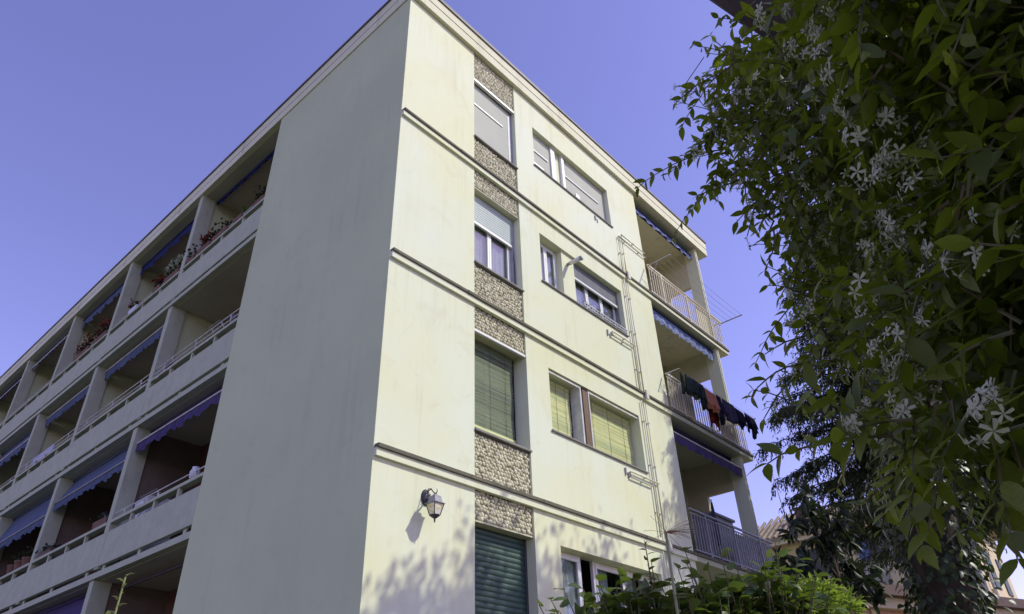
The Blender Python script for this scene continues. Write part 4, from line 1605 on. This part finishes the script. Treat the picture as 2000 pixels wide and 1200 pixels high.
def split_leaves(t, Pa, Da, Ls, Ws, lmat, nparts, nrm=None, mats=None):
    """the leaves that show largest become parts of their own, the rest one mass"""
    n = len(Pa)
    if nrm is None:
        nrm = np.tile((0, 0, 1.), (n, 1)) + rng.normal(0, .45, (n, 3))
    if nparts:
        d = Pa - np.array(CAM)
        w_ = d @ np.array(fw)
        px = 1000 + FPX * (d @ np.array(rt)) / w_
        py = 600 - FPX * (d @ np.array(up)) / w_
        sz = Ls / np.maximum(w_, .1)
        sz[(w_ < .2) | (px < -20) | (px > 2020) | (py < -20) | (py > 1220)] = 0
        order = np.argsort(-sz)
        pick = order[:nparts]
        pick = pick[sz[pick] > 0]
    else:
        pick = np.zeros(0, int)
    rest = np.setdiff1d(np.arange(n), pick)
    lm = mats if mats is not None else [lmat]
    mi = rng.integers(0, 100, n)
    if len(pick):
        me = [trimesh('leaf', LEAFH_T, LEAFH_F, m) for m in lm]
        D = unit(Da)
        S = unit(np.cross(nrm, D))
        U = np.cross(D, S)
        for i in pick:
            mw = Matrix(((D[i, 0] * Ls[i], S[i, 0] * Ws[i], U[i, 0] * Ls[i], Pa[i, 0]),
                         (D[i, 1] * Ls[i], S[i, 1] * Ws[i], U[i, 1] * Ls[i], Pa[i, 1]),
                         (D[i, 2] * Ls[i], S[i, 2] * Ws[i], U[i, 2] * Ls[i], Pa[i, 2]), (0, 0, 0, 1)))
            put('leaf', me[1 if len(me) > 1 and mi[i] < 9 else 0], t, mw)
    foliage('foliage', Pa[rest], Da[rest], Ls[rest], Ws[rest], lmat, t, LEAFH_T, LEAFH_F, nrm=nrm[rest])


leafy_bush('lemon_bush', 'glossy green lemon bush in front of the lowest long window', 'bush', (-2.05, -5.02, -.02),
           [((-2.430, -4.925, 2.201), 12), ((-2.330, -4.993, 2.244), 16), ((-2.210, -5.015, 2.218), 14), ((-2.472, -4.878, 2.113), 12), ((-2.293, -4.925, 2.135), 14), ((-2.155, -5.007, 2.149), 14)],
           LCIT, .078, .54, 10, 140, .26, 4)
leafy_bush('lemon_bush', 'leafy lemon bush below the grey balcony railing', 'bush', (-1.62, -5.30, -.02),
           [((-1.993, -5.052, 2.279), 14), ((-1.874, -5.122, 2.302), 14), ((-1.759, -5.184, 2.324), 16), ((-1.644, -5.268, 2.365), 12), ((-1.500, -5.294, 2.318), 14), ((-1.972, -5.059, 2.172), 16), ((-1.768, -5.134, 2.195), 16), ((-1.615, -5.245, 2.219), 16), ((-1.431, -5.278, 2.224), 14), ((-1.664, -5.323, 2.442), 3)],
           LCIT, .078, .54, 10, 140, .26, 9)
# thin twig with dark leaves in front of the string course
t = thing('sapling', 'thin dark leaved sapling in front of the lowest string course', 'sapling')
sp_ = [Vector((-2.20, -5.02, -.02)), Vector((-2.26, -5.06, 1.2)), Vector((-2.33, -5.09, 2.0)), Vector((-2.375, -5.115, 2.30)), Vector((-2.39, -5.12, 2.41))]
MB().tube(sp_, [.008, .006, .004, .003, .0015], 6).build('stem', STEM, t, smooth=True)
Pa, Da = [], []
for k in range(22):
    f = k / 21
    p = sp_[2].lerp(sp_[4], f)
    a = k * 2.4
    Pa.append(tuple(p))
    Da.append((math.cos(a), math.sin(a), .1 + .4 * f))
foliage('foliage', np.array(Pa), np.array(Da), rng.uniform(.035, .055, 22), rng.uniform(.012, .018, 22), LDARK, t, LEAFH_T, LEAFH_F)

# dried umbel on a tall stalk
t = thing('dried_umbel', 'dry brown seed head on a tall stalk in front of the lowest balcony', 'plant')
ub = Vector((-2.33, -5.193, 2.44))
MB().tube([(-2.30, -5.17, -.02), (-2.325, -5.185, 1.4), ub], [.010, .009, .006], 6).build('stalk', STALKG, t, smooth=True)
for i in range(30):
    d = Vector((random.gauss(0, 1), random.gauss(0, 1), random.gauss(.1, .8))).normalized()
    if i > 12:
        d = (rt * random.uniform(.6, 1) + Vector((0, 0, random.uniform(-.25, .35))) + Vector((random.gauss(0, .3), random.gauss(0, .3), 0))).normalized()
    l = random.uniform(.06, .12) if i < 13 else random.uniform(.09, .135)
    MB().tube([ub, ub + d * l * .6 + Vector((0, 0, .004)), ub + d * l], [.0009, .0007, .0010], 4).build('spoke', DRYM, t)

# sunlit stalk at the lower edge, in front of the lowest loggia
t = thing('lily_stalk', 'single sunlit stalk with small curled leaves before the lowest loggia', 'plant')
lt = Vector((-3.80, -3.40, 2.352))
lb = Vector((-3.83, -3.36, -.02))
MB().tube([lb, lb.lerp(lt, .6), lt], [.007, .005, .004], 7).build('stalk', LLILY, t, smooth=True)
lm_ = trimesh('leaf', LEAF_T * np.array([1, 1, 2.2]), LEAF_F, LLILY)
for i in range(26):
    f = 1 - i * .0105
    p = lb.lerp(lt, f)
    a = i * 2.4
    d = Vector((math.cos(a), math.sin(a), .35 if i > 5 else 1.0)).normalized()
    s_ = d.cross(Vector((0, 0, 1))).normalized()
    u_ = s_.cross(d)
    l, w_ = (.07, .020) if i > 5 else (.04, .014)
    put('leaf', lm_, t, Matrix(((d.x * l, s_.x * w_, u_.x * l, p.x), (d.y * l, s_.y * w_, u_.y * l, p.y), (d.z * l, s_.z * w_, u_.z * l, p.z), (0, 0, 0, 1))))

# ------------------------------------------------------------------ star jasmine draped beside the camera
JV = thing('jasmine_vine', 'star jasmine with glossy leaves and white flowers hanging in shade', 'vine')
JA, JB = np.array([-4.42, -6.93]), np.array([-3.26, -6.225])
jl = np.linalg.norm(JB - JA)
jt = (JB - JA) / jl
jn = np.array([-jt[1], jt[0]])           # towards the viewer's side
if (np.array(CAM)[:2] - JA) @ jn < 0:
    jn = -jn


def jz(s):
    """foot and head of the curtain along its length"""
    return np.interp(s, [0, .3, .5, .7, .85, 1], [1.75, 1.82, 1.92, 2.04, 2.26, 2.60]), np.interp(s, [0, .3, .5, .7, .85, 1], [2.7, 2.85, 2.97, 3.32, 3.60, 3.90])


def jface(s, z):
    """bulging front of the curtain, metres towards the viewer"""
    return .07 * np.sin(s * 9 + z * 2.2) + .06 * np.sin(z * 5.3 - s * 4) + .03 * np.sin(s * 23 + z * 11)


def jpt(s, z, d):
    p = JA + jt * (s * jl) + jn * (jface(s, z) + d)
    return np.array([p[0], p[1], z])


st_ = MB()
Pa, Da, Na, Ls = [], [], [], []
flow = []
front = np.array([jn[0], jn[1], 0])
alng = np.array([jt[0], jt[1], 0])
rr = random.Random(21)
for i in range(860):
    s = rr.uniform(.10, 1.02)
    lo, hi = jz(s)
    z = rr.uniform(lo + .05, hi)
    d = rr.uniform(-.30, .02)
    p = jpt(s, z, d)
    v = unit(front * rr.uniform(.1, 1.0 if s > .55 else .3) + alng * rr.uniform(-.8 if s > .5 else -.25, .7 if s < .85 else .25) + np.array([0, 0, rr.uniform(-1.1, .5)]))
    ln = rr.uniform(.10, .30) * (.62 if s < .45 else 1 if s < .85 else .65)
    m = int(ln / .030)
    pts = [p]
    for j in range(m):
        v = unit(v + np.array([0, 0, -.10]) + np.array([rr.gauss(0, .09), rr.gauss(0, .09), rr.gauss(0, .09)]))
        p = p + v * ln / m
        pts.append(p)
        sd = unit(np.cross(v, np.array([0, 0, 1.])) + 1e-4)
        if j % 2:
            sd = unit(np.cross(v, sd))
        for sg in (-1, 1):
            Pa.append(p)
            Da.append(sd * sg * .9 + v * .55 + np.array([0, 0, -.25]) + front * .12)
            Na.append(front * .55 + np.array([0, 0, .75]) + np.array([rr.gauss(0, .3), rr.gauss(0, .3), rr.gauss(0, .3)]))
            Ls.append(rr.uniform(.036, .072) * (1 - .35 * j / m) * (1 if s < .55 else .80))
    st_.tube(pts, [.0028 - .0016 * j / m for j in range(m + 1)], 4, False)
    if i % 3 == 0 and d > -.22 and .22 < s < .97:
        flow.append((p, v))
# filling inside the curtain
n = 15000
s = rng.uniform(.05, 1.03, n)
lo, hi = jz(s)
z = lo + .03 + (hi - lo) * rng.uniform(0, 1, n)
d = rng.uniform(-.50, -.06, n)
q2 = JA[None] + jt[None] * (s * jl)[:, None] + jn[None] * (jface(s, z) + d)[:, None]
Pa2 = np.concatenate([q2, z[:, None]], 1)
Da2 = rng.normal(0, 1, (n, 3)) + (0, 0, -.5)
Na2 = np.tile(front * .6 + np.array([0, 0, .6]), (n, 1)) + rng.normal(0, .5, (n, 3))
Ls2 = rng.uniform(.036, .062, n) * np.where(s < .55, 1, .80)
# sprays that leave the outline: one long arching shoot to the left, loose ends below
shoots = [((1.0, 3.25, -.1), (-.25, .75, .0), .42), ((1.0, 3.42, -.1), (-.3, .6, .12), .12), ((.98, 3.6, -.1), (-.35, .55, .05), .10), ((1.0, 3.0, -.1), (-.1, .6, -.5), .22),
          ((1.0, 3.75, -.1), (-.3, .6, .2), .10), ((.98, 2.9, -.1), (0, .4, -.9), .14), ((.12, 1.95, -.2), (.15, .2, -1), .26), ((.05, 1.9, -.3), (.25, .1, -1), .30),
          ((.2, 1.98, -.25), (.1, .25, -1), .22), ((.4, 2.0, -.2), (-.05, .1, -1), .16)]
for (s_, z_, d_), v, ln in shoots:
    p = jpt(s_, z_, d_)
    v = unit(np.array(v, float))
    m = int(ln / .030)
    pts = [p]
    for j in range(m):
        v = unit(v + np.array([0, 0, -.055]) + np.array([rr.gauss(0, .05), rr.gauss(0, .05), rr.gauss(0, .05)]))
        p = p + v * ln / m
        pts.append(p)
        sd = unit(np.cross(v, np.array([0, 0, 1.])))
        for sg in (-1, 1):
            Pa.append(p)
            Da.append(sd * sg * .7 + v * .6 + np.array([0, 0, -.55]))
            Na.append(np.array([rr.gauss(0, .6), rr.gauss(0, .6), 1]))
            Ls.append(rr.uniform(.040, .058) * (1 - .5 * j / m))
    st_.tube(pts, [.0026 - .0014 * j / m for j in range(m + 1)], 4, False)
# woody stems running up through it
for i in range(14):
    s_ = rr.uniform(.05, .95)
    lo, hi = jz(s_)
    pts = []
    zz = lo - .02
    while zz < hi + .1:
        pts.append(jpt(min(1, max(0, s_ + rr.gauss(0, .025))), zz, -.28 + rr.gauss(0, .05)))
        zz += .22
    st_.tube(pts, .007, 5)
st_.build('stems', STEM, JV)
Pa = np.concatenate([np.array(Pa), Pa2])
Da = np.concatenate([np.array(Da), Da2])
Na = np.concatenate([np.array(Na), Na2])
Ls = np.concatenate([np.array(Ls), Ls2])
Ws = Ls * rng.uniform(.40, .52, len(Ls))
split_leaves(JV, Pa, Da, Ls, Ws, LJAS, 300, Na, [LJAS, LJASY])
# flowers: five twisted petals round a small tube
q = MB()
for k in range(5):
    a = 2 * math.pi * k / 5
    def R2(x, y):
        return (x * math.cos(a) - y * math.sin(a), x * math.sin(a) + y * math.cos(a))
    o = len(q.v)
    for x, y, zz in ((.07, .03, 0), (.45, .17, .06), (.95, .30, .0), (1.0, -.02, -.03), (.55, -.16, .02), (.08, -.06, 0)):
        X_, Y_ = R2(x, y)
        q.v.append((X_, Y_, zz))
    q.f += [(o, o + 5, o + 4, o + 1), (o + 1, o + 4, o + 3, o + 2)]
o = len(q.v)
for rad_, zz in ((.10, .03), (.07, -.35), (.05, -.75)):
    for k in range(5):
        q.v.append((rad_ * math.cos(k * 1.2566), rad_ * math.sin(k * 1.2566), zz))
for i in range(2):
    for k in range(5):
        q.f.append((o + i * 5 + k, o + i * 5 + (k + 1) % 5, o + i * 5 + 5 + (k + 1) % 5, o + i * 5 + 5 + k))
FME = q.mesh('flower', WHTF)
blooms = []
fl = MB()
flow = []
for _ in range(175):
    s_ = .27 + .61 * rr.random() ** 1.15
    lo, hi = jz(s_)
    top_ = np.interp(s_, [.3, .5, .7, 1], [2.75, 2.92, 3.2, 3.7])
    z_ = rr.uniform(lo + .06, top_)
    flow.append((jpt(s_, z_, rr.uniform(-.03, .08)), unit(front + np.array([rr.gauss(0, .4), rr.gauss(0, .4), rr.gauss(-.1, .4)]))))
for p, v in flow:
    hub = Vector(p)
    fl.tube([hub - Vector(v) * .09 + Vector((0, 0, .02)), hub], .0013, 3, False)
    for j in range(rr.choice((2, 3, 3, 4, 5, 6))):
        d = (Vector(front) * .9 + Vector(v) * .5 + Vector((rr.gauss(0, .6), rr.gauss(0, .6), rr.gauss(0, .55)))).normalized()
        pp = hub + d * rr.uniform(.022, .036)
        fl.tube([hub, pp - d * .009], .0011, 3, False)
        rot = d.to_track_quat('Z', 'Y').to_matrix().to_4x4() @ Matrix.Rotation(rr.uniform(0, 6), 4, 'Z')
        mw = Matrix.Translation(pp) @ rot @ Matrix.Scale(rr.uniform(.0105, .0148), 4)
        blooms.append(((pp - CAM).dot(fw), mw))
blooms.sort(key=lambda x: x[0])
more = MB()
for i, (dist_, mw) in enumerate(blooms):
    if i < 298:
        put('flower', FME, JV, mw)
    else:
        o = len(more.v)
        more.v += [tuple(mw @ Vector(x)) for x in q.v]
        more.f += [tuple(o + k for k in f) for f in q.f]
more.build('flowers', WHTF, JV, kind='stuff')
fl.build('flower_stems', LJASY, JV, kind='stuff')
